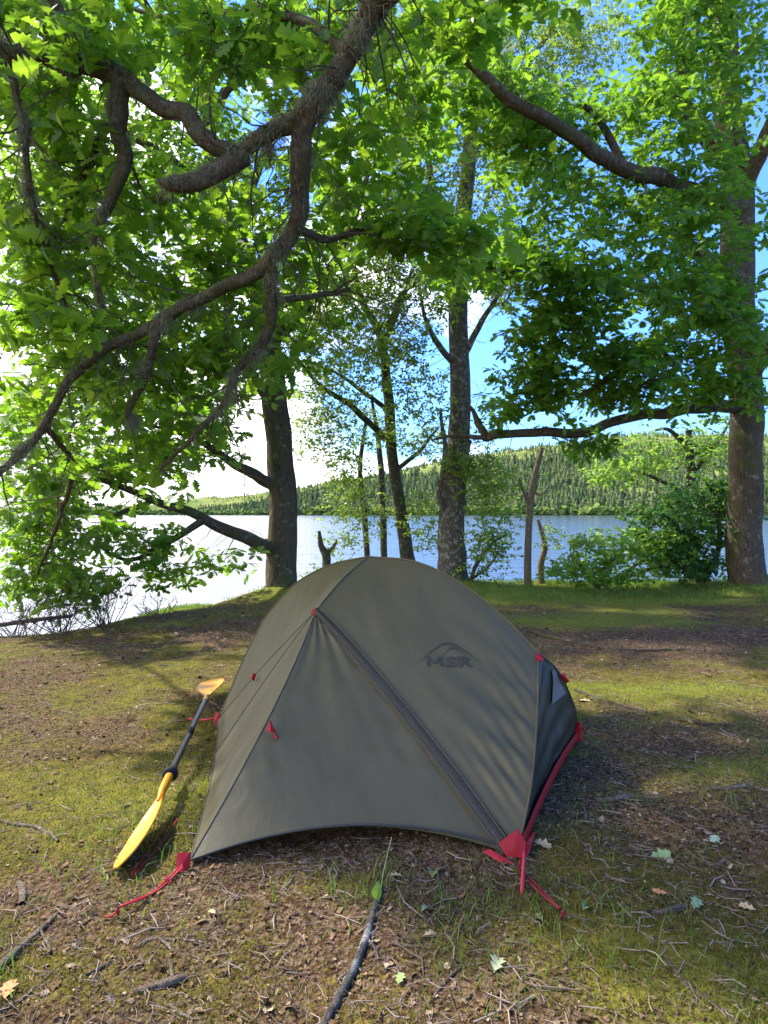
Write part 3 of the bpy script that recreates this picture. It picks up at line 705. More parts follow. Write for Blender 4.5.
bush(0, [(468, 590, 11.4), (476, 565, 11.3), (490, 545, 11.2), (505, 535, 11.2)], [4, 4, 3, 2],
     [([(470, 580, 11.4), (490, 565, 11.3), (500, 548, 11.3)], [3, 2, 1.5])],
     [(500, 540, 11.2, 26, 24, .4, 12), (485, 575, 11.2, 30, 10, .3, 12)], 'small wispy shrub with bare arching stems right of the birch foot', 'tiny', 'birch_leaf', (.05, .08), 12, .2, 'shrub', cat='shrub')

# ---- leafless twiggy shrubs at the left crest
def twig_shrub(px, Y, n, spread, hgt, label):
    x = (px - CX) / F * Y; z = float(ground_z(x, Y))
    root = empty('twiggy_shrub', (x, Y, z), label, 'shrub')
    A, R = [], []
    for k in range(n):
        az = rng.uniform(0, 6.28); le = hgt * rng.uniform(.5, 1.1)
        e = np.array([math.cos(az) * spread * rng.uniform(.3, 1), math.sin(az) * spread * .7, le])
        b = np.array([x, Y, z - .05]) + rng.normal(0, .06, 3) * [1, 1, 0]
        s = np.linspace(0, 1, 7)[:, None]
        p = b + e * s + np.sin(np.pi * s) * rng.normal(0, .1, 3)
        A.append(p); R.append(np.linspace(.006, .002, 7))
        for _ in range(6):
            i = rng.integers(2, 6)
            e2 = (unit(e) + rng.normal(0, .5, 3)) * rng.uniform(.15, .4) * hgt
            A.append(p[i] + e2 * s + np.sin(np.pi * s) * rng.normal(0, .03, 3)); R.append(np.linspace(.0035, .0013, 7))
    mb = MB(); v, q = tubes(A, R, 4); mb.add(v, q)
    mb.build('stems', M['purple_twig'], root)
    return root
M['purple_twig'] = simple_mat('purple_twig', (.10, .075, .07), .9, .1)
twig_shrub(105, 7.9, 26, .55, .75, 'leafless purple twiggy shrub under the low oak limb')
twig_shrub(60, 7.2, 24, .55, .5, 'low tangle of bare twigs at the leftmost bank edge')
twig_shrub(160, 8.6, 16, .4, .3, 'low dark twiggy scrub at the foot of the green sward')
twig_shrub(20, 7.0, 18, .5, .45, 'bare twigs beside the fallen pole at the picture edge')

# ------------------------------------------------------------------ tent
TENT_C = np.array([0., 3.7, 0.])
tent = empty('tent', (0, 3.7, float(ground_z(0, 3.7))), 'dark olive two person backpacking tent with red corner tabs pitched on the bank', 'tent')
def fabric(name, col, trans, tf, seedv=0):
    m, nt, out = new_mat(name)
    v = coords(nt)
    w = noise(nt, 9, 4, .55, coords(nt, (1, 1, .45)), 1.2)
    w2 = noise(nt, 45, 3, .5, coords(nt, (1, 1, .6)), .8)
    fine = noise(nt, 900, 1, .5, v)
    c = mix(nt, noise(nt, 3, 4, .6, v), tuple(x * .9 for x in col), tuple(x * 1.1 for x in col))
    sp = N(nt, 'SeparateXYZ'); nt.links.new(v, sp.inputs[0])
    low = ramp(nt, sp.outputs['Z'], [(.02, (1, 1, 1)), (.34, (0, 0, 0))])
    mud = ramp(nt, noise(nt, 120, 5, .7, v), [(.52, (0, 0, 0)), (.66, (1, 1, 1))])
    c = mix(nt, math_(nt, 'MULTIPLY', math_(nt, 'MULTIPLY', low, mud), .55), c, (.13, .085, .045))
    c = mix(nt, math_(nt, 'MULTIPLY', ramp(nt, noise(nt, 6, 6, .7, v), [(.55, (0, 0, 0)), (.75, (1, 1, 1))]), .35), c, tuple(x * 1.35 for x in col))
    hh = math_(nt, 'ADD', math_(nt, 'MULTIPLY', w, 1), math_(nt, 'MULTIPLY', w2, .16))
    nb = bump(nt, hh, .12, .03, bump(nt, fine, .12, .001))
    p = principled(nt, None, c, .48, .42, nb)
    t = N(nt, 'BsdfTranslucent'); t.inputs[0].default_value = (*trans, 1)
    mx = N(nt, 'MixShader'); mx.inputs[0].default_value = tf
    nt.links.new(p.outputs[0], mx.inputs[1]); nt.links.new(t.outputs[0], mx.inputs[2])
    nt.links.new(mx.outputs[0], out.inputs[0])
    return m
M['fly'] = fabric('fly', (.112, .096, .045), (.20, .165, .07), .2)
M['flap'] = fabric('flap', (.026, .022, .012), (.045, .036, .02), .05)  # dark zipper flap; also stands for shade on the right end panel
M['seam'] = simple_mat('seam', (.045, .046, .038), .6, .3)
M['red'] = fabric('red', (.44, .007, .012), (.5, .015, .02), .15)
M['red_cord'] = simple_mat('red_cord', (.42, .02, .03), .6, .3, .3, 200)
M['vent'] = simple_mat('vent', (.13, .135, .14), .4, .5)
M['metal'] = simple_mat('metal', (.5, .48, .46), .35, .5, .1, 30, metal=.8)
M['logo'] = simple_mat('logo', (.048, .043, .029), .5, .3)

PT = lambda *q: P(*q)
T = PT(368, 557, 3.70)
ridge1 = [T, PT(415, 562, 3.55), PT(460, 583, 3.40), PT(503, 617, 3.24), PT(538, 653, 3.10)]
ridge2 = [T, PT(331, 565, 3.90), PT(298, 582, 4.08), PT(276, 604, 4.22), PT(263, 621, 4.3)]
H1, H2 = ridge1[-1], ridge2[-1]
B = PT(518, 850, 2.36); A = PT(190, 860, 2.30); D = PT(218, 720, 3.88); Cc = PT(576, 737, 3.55)
leg1 = [H1, PT(537, 715, 2.80), PT(531, 785, 2.53), B]
leg1b = [H1, PT(557, 670, 3.22), PT(571, 698, 3.37), PT(577, 720, 3.48), Cc]
leg2 = [H2, PT(246, 654, 4.24), PT(229, 694, 4.06), D]
E = D + (Cc - B); E[2] = .03
leg2b = [H2, H2 * .65 + E * .35 + [-.02, .06, .08], H2 * .3 + E * .7 + [-.02, .06, .06], E]
Pk = PT(316, 611, 3.34)
cross1 = [T, PT(342, 580, 3.52), Pk]
flip = lambda p: np.array([2 * T[0] - p[0], 2 * T[1] - p[1], p[2]])
Pk2 = flip(Pk); A2 = np.array([.62, 5.0, .06])
cross2 = [T, flip(cross1[1]), Pk2]
def bowed(a, b, off, n=7):
    t = np.linspace(0, 1, n)[:, None]
    return a + (b - a) * t + np.asarray(off) * 4 * t * (1 - t)
zipc = bowed(Pk, PT(508, 853, 2.36), (.015, .0, .022))
seamA = bowed(Pk, A, (.035, .0, .01)); seamD = bowed(Pk, D, (.0, -.02, .02))
hemAB = bowed(A, B, (0, .07, .075), 11); hemAD = bowed(A, D, (.03, 0, .03), 11)
hemBC = bowed(B, Cc, (-.01, .01, .012), 11); hemDE = bowed(D, E, (.03, 0, .05), 11)
seamA2 = bowed(Pk2, A2, (0, 0, 0)); seamC2 = bowed(Pk2, Cc, (0, .02, .02)); seamE2 = bowed(Pk2, E, (0, .02, .02))
hemA2C = bowed(A2, Cc, (0, 0, .05), 11); hemA2E = bowed(A2, E, (0, 0, .05), 11)

def crv(pts, n): return catmull(pts, n)
def coons(c0, c1, d0, d1, n=56):
    """c0: s at t=0, c1: s at t=1, d0: t at s=0, d1: t at s=1"""
    s = np.linspace(0, 1, n)[None, :, None]; t = np.linspace(0, 1, n)[:, None, None]
    C0, C1, D0, D1 = [crv(q, n) for q in (c0, c1, d0, d1)]
    S = (1 - t) * C0[None] + t * C1[None] + (1 - s) * D0[:, None] + s * D1[:, None]
    S = S - ((1 - s) * (1 - t) * C0[0] + s * (1 - t) * C0[-1] + (1 - s) * t * C1[0] + s * t * C1[-1])
    return S
def grid_faces(n, m_):
    i = np.arange(n - 1)[:, None] * m_ + np.arange(m_ - 1)
    i = i.ravel()
    return np.stack([i, i + 1, i + m_ + 1, i + m_], -1)
def surf_normal(S):
    return unit(np.cross(np.gradient(S, axis=1), np.gradient(S, axis=0)))
PATCH = {}
def panel(name, S, outward, sag=.0, wr=None, mat=None, label=None):
    n = S.shape[0]
    nn = surf_normal(S)
    nn = nn * np.sign((nn * np.asarray(outward)).sum(-1).mean())
    s = np.linspace(0, 1, n)[None, :]; t = np.linspace(0, 1, n)[:, None]
    env = np.sin(np.pi * s) * np.sin(np.pi * t)
    d = -sag * env
    d = d + (fbm(S[..., 0] * 5 + S[..., 2] * 3, S[..., 1] * 5 - S[..., 2] * 4, 3) - .5) * .024 * np.minimum(1, env * 3)
    if wr is not None: d = d + wr(s, t) * np.minimum(1, env * 6)
    S = S + nn * d[..., None]
    mb = MB(); mb.add(S, grid_faces(n, n))
    o = mb.build(name, mat or M['fly'], tent)
    if label: o['label'] = label
    PATCH.setdefault(name, []).append((S, nn))
    return o
pt = lambda p: [p, p]
# near side
def wr_right(s, t):
    e = np.clip((s - .45) / .55, 0, 1) ** 1.5
    return .014 * e * np.sin(38 * t + 9 * s + 2.5 * np.sin(7 * s)) * np.clip(np.sin(np.pi * t) + .1, 0, 1) + .007 * np.clip((s - .7) / .3, 0, 1) * np.sin(75 * t - 14 * s) + .0007 * np.clip(1 - s * 4, 0, 1) * np.sin(90 * t)
panel('body_panel', coons(ridge1, list(zipc), cross1, leg1), (-.5, -.7, .6), .022, wr_right)
panel('body_panel', coons(ridge2, list(seamD), cross1, leg2), (-.8, -.3, .6), .02)
def wr_door(s, t):
    return .004 * np.clip(1 - t * 1.6, 0, 1) * np.sin(26 * s + 3 * t) + .0025 * np.sin(46 * t + 3 * np.sin(5 * s)) * np.clip(s * 3 - 2, 0, 1) + .002 * np.clip(1 - s * 5, 0, 1) * np.sin(60 * t)
panel('vestibule_panel', coons(pt(Pk), list(hemAB), list(seamA), list(zipc)), (-.2, -1, .5), .012, wr_door)
panel('vestibule_panel', coons(pt(Pk), list(hemAD), list(seamA), list(seamD)), (-1, -.3, .4), .02, lambda s, t: .003 * np.sin(9 * s))
panel('end_panel', coons(pt(H1), list(hemBC), leg1, leg1b), (1, -.4, .4), .025, lambda s, t: .003 * np.sin(30 * t + 8 * s), M['flap'])  # shade of this end is put into the colour, darker than the fly
panel('end_panel', coons(pt(H2), list(hemDE), leg2, leg2b), (-1, .4, .4), .025)
# far side
panel('body_panel', coons(ridge1, list(seamC2), cross2, leg1b), (.5, .7, .6), .02)
panel('body_panel', coons(ridge2, list(seamE2), cross2, leg2b), (.2, .9, .6), .02)
panel('vestibule_panel', coons(pt(Pk2), list(hemA2C), list(seamA2), list(seamC2)), (.8, .5, .4), .01)
panel('vestibule_panel', coons(pt(Pk2), list(hemA2E), list(seamA2), list(seamE2)), (.2, 1, .4), .01)

def cord(name, pts, r, mat, parent=tent, sides=7, n=60):
    mb = MB(); c = crv(pts, n); v, q = tubes(c[None], np.full((1, n), r), sides); mb.add(v, q)
    return mb.build(name, mat, parent)
for c_ in (ridge1, ridge2, leg1, leg2, leg1b, cross1): cord('pole_sleeve', np.asarray(c_) + [0, 0, .002], .0055, M['fly'])
for c_ in (seamA, seamD): cord('seam', c_, .0032, M['seam'])
cord('seam', bowed(Pk, hemAD[6], (.0, -.01, .012)) + [-.004, -.004, 0], .0022, M['seam'])
for c_ in (hemAB, hemAD): cord('hem', c_, .0045, M['seam'])
# stripe of seam tape alongside the ridge seen as a soft second line
def ribbon(name, centre, width_dir, w, off, mat, thick=.004, parent=tent, n=60, label=None):
    c = crv(centre, n); wd = unit(np.asarray(width_dir, float)) if np.ndim(width_dir) == 1 else None
    tan = unit(np.gradient(c, axis=0)); wd = wd - tan * (tan @ wd)[:, None]; wd = unit(wd)
    nn = np.cross(tan, wd); nn = nn * np.sign((nn @ np.asarray(off, float)).mean())
    w = np.broadcast_to(np.asarray(w, float), (n,)) if np.ndim(w) == 0 else np.interp(np.linspace(0, 1, n), np.linspace(0, 1, len(w)), w)
    lift = np.linalg.norm(off)
    m_ = 9; u = np.linspace(-1, 1, m_)
    top = c[:, None] + wd[:, None] * (u[None, :, None] * w[:, None, None] / 2) + nn[:, None] * (lift + .004 * (1 - u ** 2))[None, :, None]
    bot = top - nn[:, None] * thick
    mb = MB(); mb.add(top, grid_faces(n, m_)); mb.add(bot, grid_faces(n, m_)[:, ::-1])
    e = np.concatenate([top[:, :1], bot[:, :1]], 1); mb.add(e, grid_faces(n, 2)); e = np.concatenate([top[:, -1:], bot[:, -1:]], 1); mb.add(e, grid_faces(n, 2))
    o = mb.build(name, mat, parent)
    if label: o['label'] = label
    return o
flapdir = np.array([1, .25, .55])
flap = ribbon('zipper_flap', zipc, flapdir, [.02, .050, .058, .058, .056, .05], np.array([-.25, -.6, .5]) / .82 * .018, M['flap'])
ribbon('zipper', zipc + [-.012, -.002, -.012], flapdir, .007, np.array([-.25, -.6, .5]) / .82 * .026, M['logo'], .003, flap)
cord('flap_piping', zipc + unit(flapdir) * .028 + [-.006, -.014, .012], .0025, M['fly'], flap)
cord('flap_piping', zipc - unit(flapdir) * .028 + [-.006, -.014, .012], .0022, M['fly'], flap)
# red hem of the end panel
ribbon('hem_band', hemBC + [.004, -.002, .022], (0, 0, 1), [.045, .05, .052, .05, .045], (.012, -.006, 0), M['red'], label='red band along the bottom of the end panel')
def patch_poly(name, pts, mat, nrm, thick=.004, parent=tent, label=None):
    pts = np.asarray(pts, float); nrm = unit(np.asarray(nrm, float)); k = len(pts)
    c = pts.mean(0)
    top = np.vstack([pts + nrm * thick, c + nrm * (thick + .004)]); bot = np.vstack([pts - nrm * thick * .2, c])
    mb = MB()
    mb.add(np.vstack([top, bot]), [[i, (i + 1) % k, k + 1 + (i + 1) % k, k + 1 + i] for i in range(k)], [[i, (i + 1) % k, k] for i in range(k)] + [[k + 1 + (i + 1) % k, k + 1 + i, 2 * k + 1] for i in range(k)])
    o = mb.build(name, mat, parent, smooth=False)
    if label: o['label'] = label
    return o
# corner tabs
patch_poly('corner_tab', [P(176, 871, 2.255), P(178, 853, 2.28), P(191, 852, 2.29), P(190, 867, 2.28), P(184, 872, 2.25)], M['red'], (-.2, -1, .5), .006)
patch_poly('corner_tab', [P(498, 843, 2.345), P(518, 829, 2.36), P(526, 843, 2.35), P(524, 858, 2.33), P(506, 856, 2.33)], M['red'], (-.1, -1, .4), .007)
patch_poly('corner_tab', [P(482, 851, 2.335), P(490, 849, 2.335), P(514, 863, 2.30), P(519, 872, 2.28), P(508, 868, 2.29)], M['red'], (-.1, -1, .5), .006)
patch_poly('corner_tab', [P(526, 843, 2.35), P(534, 832, 2.42), P(529, 850, 2.35), P(524, 858, 2.33)], M['red'], (.6, -1, .2), .006)
patch_poly('corner_tab', [P(572, 740, 3.5), P(578, 722, 3.47), P(581, 730, 3.5), P(580, 742, 3.5)], M['red'], (.6, -1, .2), .006)
patch_poly('corner_tab', [P(214, 724, 3.86), P(216, 712, 3.9), P(220, 714, 3.88), P(219, 726, 3.86)], M['red'], (-.6, -1, .2), .006)
patch_poly('guy_tab', [P(267, 732, 2.70), P(271, 721, 2.74), P(273, 727, 2.72), P(277, 732, 2.71), P(272, 732, 2.69)], M['red'], (-.3, -1, .5), .012)
patch_poly('guy_tab', [P(252, 679, 3.55), P(254, 673, 3.56), P(256, 674, 3.56), P(254, 681, 3.55)], M['red'], (-.6, -1, .5), .01)
patch_poly('pole_tip', [P(311, 615, 3.31), P(314, 609, 3.33), P(318, 611, 3.32), P(316, 616, 3.31)], M['red'], (-.3, -1, .5), .008)
patch_poly('guy_tab', [P(535, 659, 3.06), P(537, 653, 3.08), P(543, 659, 3.07), P(541, 662, 3.06)], M['red'], (.3, -1, .5), .008)
patch_poly('guy_tab', [P(560, 675, 3.2), P(563, 673, 3.22), P(568, 682, 3.24), P(566, 683, 3.24)], M['red'], (.8, -.8, .3), .008)
cord('guy_strap', [P(273, 732, 2.70), P(277, 738, 2.69), P(273, 736, 2.70)], .003, M['red_cord'])
# vent on the end panel
def on_patch(S, s, t):
    n = S.shape[0]; a = t * (n - 1); b = s * (n - 1); i, j = int(min(a, n - 2)), int(min(b, n - 2)); fa, fb = a - i, b - j
    return (S[i, j] * (1 - fb) + S[i, j + 1] * fb) * (1 - fa) + (S[i + 1, j] * (1 - fb) + S[i + 1, j + 1] * fb) * fa
Se, Ne = PATCH['end_panel'][0]
def local_patch(S, nn, ss, tt, off):
    g_ = np.array([[on_patch(S, s, t) for s in ss] for t in tt]); gn = np.array([[on_patch(nn, s, t) for s in ss] for t in tt])
    return g_ + gn * off
L_ = local_patch(Se, Ne, np.linspace(.60, .90, 24), np.linspace(.22, .43, 24), .008)
wedge = np.tril(np.ones((10, 10)))
mb = MB(); mb.add(L_, [f for f in grid_faces(24, 24) if (f[0] % 24) >= (23 - f[0] // 24) * .7]); mb.build('vent_window', M['vent'], tent)
# guylines and stakes
def stake(px, py, lean=(.2, -.5), name='stake', parent=tent, L=.035):
    g_ = on_ground(px, py)
    mb = MB(); a = g_ - [0, 0, .08]; b = g_ + np.array([lean[0], lean[1], 1]) * L
    v, q = tubes(np.stack([a, g_, b, b + [0.0, 0, .004]])[None], np.array([[.0045, .0045, .0045, .001]]), 8); mb.add(v, q)
    v, q = tubes(np.stack([b + [-.008, 0, -.005], b + [0, 0, -.004], b + [.009, 0, -.009]])[None], np.full((1, 3), .003), 6); mb.add(v, q)
    mb.build(name, M['dark_cord'], parent); return g_
M['dark_cord'] = simple_mat('dark_cord', (.20, .022, .03), .7, .2, .3, 200)
M['red_stake'] = simple_mat('red_stake', (.48, .015, .025), .35, .5, .1)
gA = stake(118, 917)
Aq = P(180, 868, 2.25)
for o_ in (-.006, .006):
    cord('guyline', [Aq + [o_, 0, 0], (Aq * .6 + gA * .4) + [o_ * .8, 0, -.012], (Aq * .3 + gA * .7) + [-o_, 0, .006], gA + [o_ * .3, 0, .03]], .0032, M['red_cord'])
kn = Aq * .78 + gA * .22 - [0, 0, .008]
cord('knot', [kn + [0, 0, .01], kn + [.016, -.006, -.002], kn + [.02, -.012, -.02], kn + [.008, -.008, -.008], kn + [-.01, 0, .008], kn + [0, .006, -.006]], .0035, M['red_cord'])
cord('guyline', [gA + [0, 0, .02], gA + [-.02, -.012, .010], gA + [-.04, -.014, .010]], .003, M['red_cord'])
gB = stake(560, 919)
Bq = P(516, 866, 2.29)
for o_ in (-.007, .007):
    cord('guyline', [Bq + [o_, 0, 0], (Bq * .5 + gB * .5) + [o_, 0, .012], gB + [o_ * .3, 0, .03]], .0038, M['dark_cord'])
cord('guyline', [P(520, 860, 2.3), P(515, 880, 2.22), on_ground(512, 893) + [0, 0, .01]], .003, M['red_cord'])
g1 = on_ground(522, 893)
mb = MB(); v, q = tubes(np.stack([g1 - [0, 0, .03], g1 + [0, 0, .01], P(524, 853, 2.30), P(524, 850, 2.30)])[None], np.array([[.006, .0065, .0065, .002]]), 8); mb.add(v, q)
mb.build('stake', M['red_stake'], tent)
gl = on_ground(131, 879)
for o_ in (0, .022):
    cord('guyline', [on_ground(170 + o_ * 100, 826) + [o_, 0, .03], on_ground(152 + o_ * 100, 850) + [o_, 0, .02], gl + [o_ * .3, 0, .01]], .0022, M['red_cord'])
gC = on_ground(585, 737)
cord('guyline', [P(579, 722, 3.47), P(583, 728, 3.47), gC + [0, 0, .02]], .0045, M['red_cord'])
gD = on_ground(188, 722)
cord('guyline', [P(216, 718, 3.88), (P(216, 718, 3.88) + gD) / 2 + [0, 0, -.0], gD + [0, 0, .02]], .005, M['red_cord'])
# maker's mark on the near body panel
Sb, Nb = PATCH['body_panel'][0]
def find_st(S, px, py):
    pr = np.stack([S[..., 0] / S[..., 1] * F + CX, CY - (S[..., 2] - H) / S[..., 1] * F], -1)
    i, j = np.unravel_index(np.argmin(((pr - [px, py]) ** 2).sum(-1)), pr.shape[:2]); return i, j
def logo_pt(u, v_, c0, ax, ay, nn):
    return c0 + ax * u + ay * v_
i, j = find_st(Sb, 449, 657)
c0, nn = Sb[i, j], unit(Nb[i, j])
ax = unit(np.array([1, 0, 0]) * 1.0 + np.array([0, -.35, 0])); ax = unit(ax - nn * (ax @ nn)); ay = np.cross(nn, ax); ay = ay * np.sign(ay[2])
dpy = lambda d: d[2] - (c0[2] - H) / c0[1] * d[1]
ax = unit(ax - ay * (dpy(ax) / dpy(ay))); ay = np.cross(nn, ax); ay = ay * np.sign(ay[2])
def to_panel(u, v_, off=.004):
    p = c0 + ax * u + ay * v_
    d = ((Sb - p) ** 2).sum(-1); ii_ = np.unravel_index(np.argmin(d), d.shape)
    q, n_ = Sb[ii_], unit(Nb[ii_])
    return p - n_ * ((p - q) @ n_) + n_ * off
cu = bpy.data.curves.new('mark', 'FONT'); cu.body = 'SR'; cu.size = .078; cu.align_x = 'CENTER'; cu.space_character = 1.0; cu.offset = .003
cu.resolution_u = 3
to = bpy.data.objects.new('mark', cu); COL.objects.link(to)
dg = bpy.context.evaluated_depsgraph_get(); me = to.evaluated_get(dg).to_mesh()
tv = [(v.co.x * 1.5 + .034, v.co.y) for v in me.vertices]; tf = [tuple(p.vertices) for p in me.polygons]
for quad in (((-.115, 0), (-.100, 0), (-.100, .056), (-.115, .056)), ((-.055, 0), (-.040, 0), (-.040, .056), (-.055, .056)),
             ((-.115, .056), (-.098, .056), (-.072, .014), (-.083, .014)), ((-.057, .056), (-.040, .056), (-.072, .014), (-.083, .014))):
    tf.append(tuple(range(len(tv), len(tv) + 4))); tv += list(quad)
bpy.data.objects.remove(to)
me2 = bpy.data.meshes.new('logo')
V = [tuple(to_panel(u, v_ - .05) - np.array(tent.location)) for u, v_ in tv]; Fc = list(tf)
# mountain arc above the letters
for (u0, u1, hgt, w0) in ((-.16, .15, .085, .008), (-.07, .11, .06, .006)):
    k = 40; b0 = len(V)
    for q in range(k):
        t = q / (k - 1); u = u0 + (u1 - u0) * t
        v_ = hgt * math.sin(math.pi * t) ** 1.35 * (1 - .25 * abs(t - .42)) + .0 - .03 * (1 - math.sin(math.pi * t))
        wv = w0 * (.15 + math.sin(math.pi * t))
        V.append(tuple(to_panel(u, v_ + .0) - np.array(tent.location))); V.append(tuple(to_panel(u, v_ + wv) - np.array(tent.location)))
        if q: Fc.append((b0 + 2 * q - 2, b0 + 2 * q, b0 + 2 * q + 1, b0 + 2 * q - 1))
me2.from_pydata(V, [], Fc); me2.materials.append(M['logo'])
lo = bpy.data.objects.new('logo', me2); COL.objects.link(lo); lo.parent = tent
lo['label'] = 'black printed lettering under a mountain arc'

# ------------------------------------------------------------------ paddle
sA, sB = P(166, 783, 2.74), P(206, 699, 4.12)
pad = empty('paddle', tuple((sA + sB) / 2 * [1, 1, 0]), 'kayak paddle with yellow blades and black shaft lying beside the tent', 'paddle')
M['yellow'] = simple_mat('yellow', (.60, .25, .008), .38, .45, .08, 8)
M['black_shaft'] = simple_mat('black_shaft', (.015, .016, .018), .3, .5, .2, 30)
M['rubber'] = simple_mat('rubber', (.012, .012, .012), .7, .3)
mb = MB(); v, q = tubes(np.stack([sA, sA * .5 + sB * .5, sB])[None], np.full((1, 3), .0155), 14); mb.add(v, q); mb.build('shaft', M['black_shaft'], pad)
ad = unit(sB - sA)
for t, rr, hw in ((.10, .034, .012), (.14, .024, .03)):
    c_ = sA + ad * t
    mb = MB(); pr = np.array([-1, -.8, -.2, .2, .8, 1])
    v, q = tubes((c_ + ad * pr[:, None] * hw)[None], np.array([[.016, rr * .85, rr, rr, rr * .85, .016]]), 16); mb.add(v, q); mb.build('drip_ring', M['rubber'], pad)
mm = (sA + sB) / 2
mb = MB(); v, q = tubes((mm + ad * np.array([-.05, -.045, .045, .05])[:, None])[None], np.array([[.0155, .0185, .0185, .0155]]), 14); mb.add(v, q); mb.build('ferrule', M['rubber'], pad)
def blade(root_p, tip_p, wdir, width, name='blade', curve=.035):
    ax_ = tip_p - root_p; L = np.linalg.norm(ax_); ax_ = ax_ / L
    wd = unit(np.asarray(wdir, float) - ax_ * (np.asarray(wdir) @ ax_)); nn = np.cross(ax_, wd); nn = nn * np.sign(nn[2])
    n, m_ = 40, 13
    y = np.linspace(0, 1, n)
    wl = np.interp(y, [0, .1, .22, .4, .6, .8, .9, .96, 1], [.10, .11, .36, .78, 1, .98, .82, .55, .05]) * width / 2
    wr_ = np.interp(y, [0, .1, .22, .4, .6, .8, .9, .96, 1], [.10, .11, .30, .66, .9, .92, .72, .42, .05]) * width / 2
    u = np.linspace(-1, 1, m_)
    wid = np.where(u[None] < 0, wl[:, None], wr_[:, None]) * u[None]
    hgt = curve * (np.sin(np.pi * y * .9)[:, None] * -.5 + y[:, None] ** 2) + .018 * u[None] ** 2 * np.sin(np.pi * np.clip(y, 0, 1))[:, None]
    ridge = .010 * np.exp(-(u / .16) ** 2)[None] * np.clip(1 - y * 1.15, 0, 1)[:, None]
    S = root_p + ax_ * (y * L)[:, None, None] + wd * wid[..., None] + nn * (hgt + ridge)[..., None]
    S2 = root_p + ax_ * (y * L)[:, None, None] + wd * wid[..., None] * 1.0 + nn * (hgt - ridge - .005)[..., None]
    mb = MB(); mb.add(S, grid_faces(n, m_)); mb.add(S2, grid_faces(n, m_)[:, ::-1])
    for k in (0, -1): mb.add(np.stack([S[:, k], S2[:, k]], 1), grid_faces(n, 2))
    mb.add(np.stack([S[-1], S2[-1]], 1), grid_faces(m_, 2))
    o = mb.build(name, M['yellow'], pad)
    v, q = tubes(np.stack([root_p - ax_ * .05, root_p, root_p + ax_ * .06, root_p + ax_ * .12])[None], np.array([[.0175, .0185, .016, .004]]), 12)
    mb = MB(); mb.add(v, q); mb.build('blade_neck', M['yellow'], o)
    return o
blade(sA - ad * .0, P(124, 872, 2.23), (-math.cos(.72), 0, -math.sin(.72)), .15)
blade(sB + ad * .0, P(214, 680, 4.60), (.93, 0, .16), .185, curve=.008)

# ------------------------------------------------------------------ things lying on the ground
def stick(pts, w, label, mat='dead_wood', name='stick', lift=.5, forks=()):
    g_ = [on_ground(*q) for q in pts]
    r = [wi * p[1] / F / 2 for wi, p in zip(w, g_)]
    g_ = [p + [0, 0, ri * lift] for p, ri in zip(g_, r)]
    mb = MB(); limb_tube(mb, g_, r, sides=9, step=.012, rough=.22)
    for f_ in forks:
        k = [on_ground(*q) + [0, 0, .008] for q in f_[0]]; limb_tube(mb, k, [wi * k[0][1] / F / 2 for wi in f_[1]], sides=6, step=.012, rough=.2)
    o = mb.build(name, M[mat])
    c = np.mean(g_, axis=0)
    o.data.transform(__import__('mathutils').Matrix.Translation(-Vector(c))); o.location = c
    return tag(o, label, 'stick')
stick([(381, 890), (374, 910), (365, 940), (352, 975), (336, 1005), (326, 1024), (318, 1040)], [6, 8, 9, 9, 10, 9, 9], 'thick dark mossy stick below the front hem of the tent', 'birch_bark', lift=.6, forks=[([(365, 940), (374, 950), (378, 962)], [4, 3, 2]), ([(352, 975), (343, 978), (338, 985)], [4, 3, 2])])
stick([(-8, 976), (15, 955), (35, 937), (57, 914)], [9, 8, 7, 4], 'long grey weathered stick entering at the lower left edge', forks=[([(40, 932), (50, 950), (45, 958)], [3, 3, 2])])
stick([(-5, 820), (20, 826), (40, 829), (58, 842)], [3, 4, 4, 3], 'pale bent twig left of the paddle blade')
stick([(134, 993), (150, 989), (170, 984), (186, 979)], [6, 8, 9, 7], 'short fat pale stick under the left red guyline')
stick([(432, 1000), (445, 982), (462, 968), (482, 964)], [3, 4, 3, 3], 'curved tan twig with its end by the large pale leaf')
stick([(660, 948), (672, 968), (692, 990), (715, 1006), (738, 1024)], [3, 3, 4, 4, 4], 'long thin twig running off at the lower right')
stick([(666, 955), (684, 985), (702, 1012)], [2, 3, 3], 'thinner twig crossing the long one at the lower right')
stick([(651, 914), (665, 912), (686, 907)], [5, 6, 5], 'stout pale stick beside the green leaf on the right')
stick([(596, 802), (612, 800), (634, 797)], [5, 6, 5], 'grey bark stick right of the tent end')
stick([(18, 884), (22, 892), (21, 905)], [5, 8, 6], 'knobbly pale wood piece alone on the left grass')
stick([(136, 948), (152, 940), (175, 941)], [4, 5, 4], 'whitish twig just inside the red guyline peg', forks=[([(160, 941), (168, 948), (172, 955)], [3, 3, 2])])
stick([(168, 962), (172, 970), (173, 980)], [4, 4, 3], 'tiny upright pale twig over the short fat stick')
stick([(680, 846), (710, 866), (727, 860)], [3, 3, 3], 'brown twig behind the two green leaves at right')
stick([(690, 905), (705, 918), (720, 928)], [2, 3, 3], 'twig stub reaching from under the grey green leaf')
stick([(392, 944), (405, 947), (420, 948)], [4, 4, 3], 'small bark sliver right of the dark mossy stick')
stick([(712, 790), (730, 789), (750, 786)], [4, 5, 4], 'flat wood splinter in the shade at the right')
stick([(0, 1012), (22, 1000), (40, 985), (52, 972)], [4, 4, 3, 2], 'brown twig below the weathered grey stick')
stick([(84, 976), (98, 970), (112, 962)], [3, 4, 3], 'brown twig pointing at the left guyline peg')
stick([(170, 1005), (180, 1015), (192, 1020)], [4, 4, 3], 'whitish twig at the bottom edge under the short fat stick')
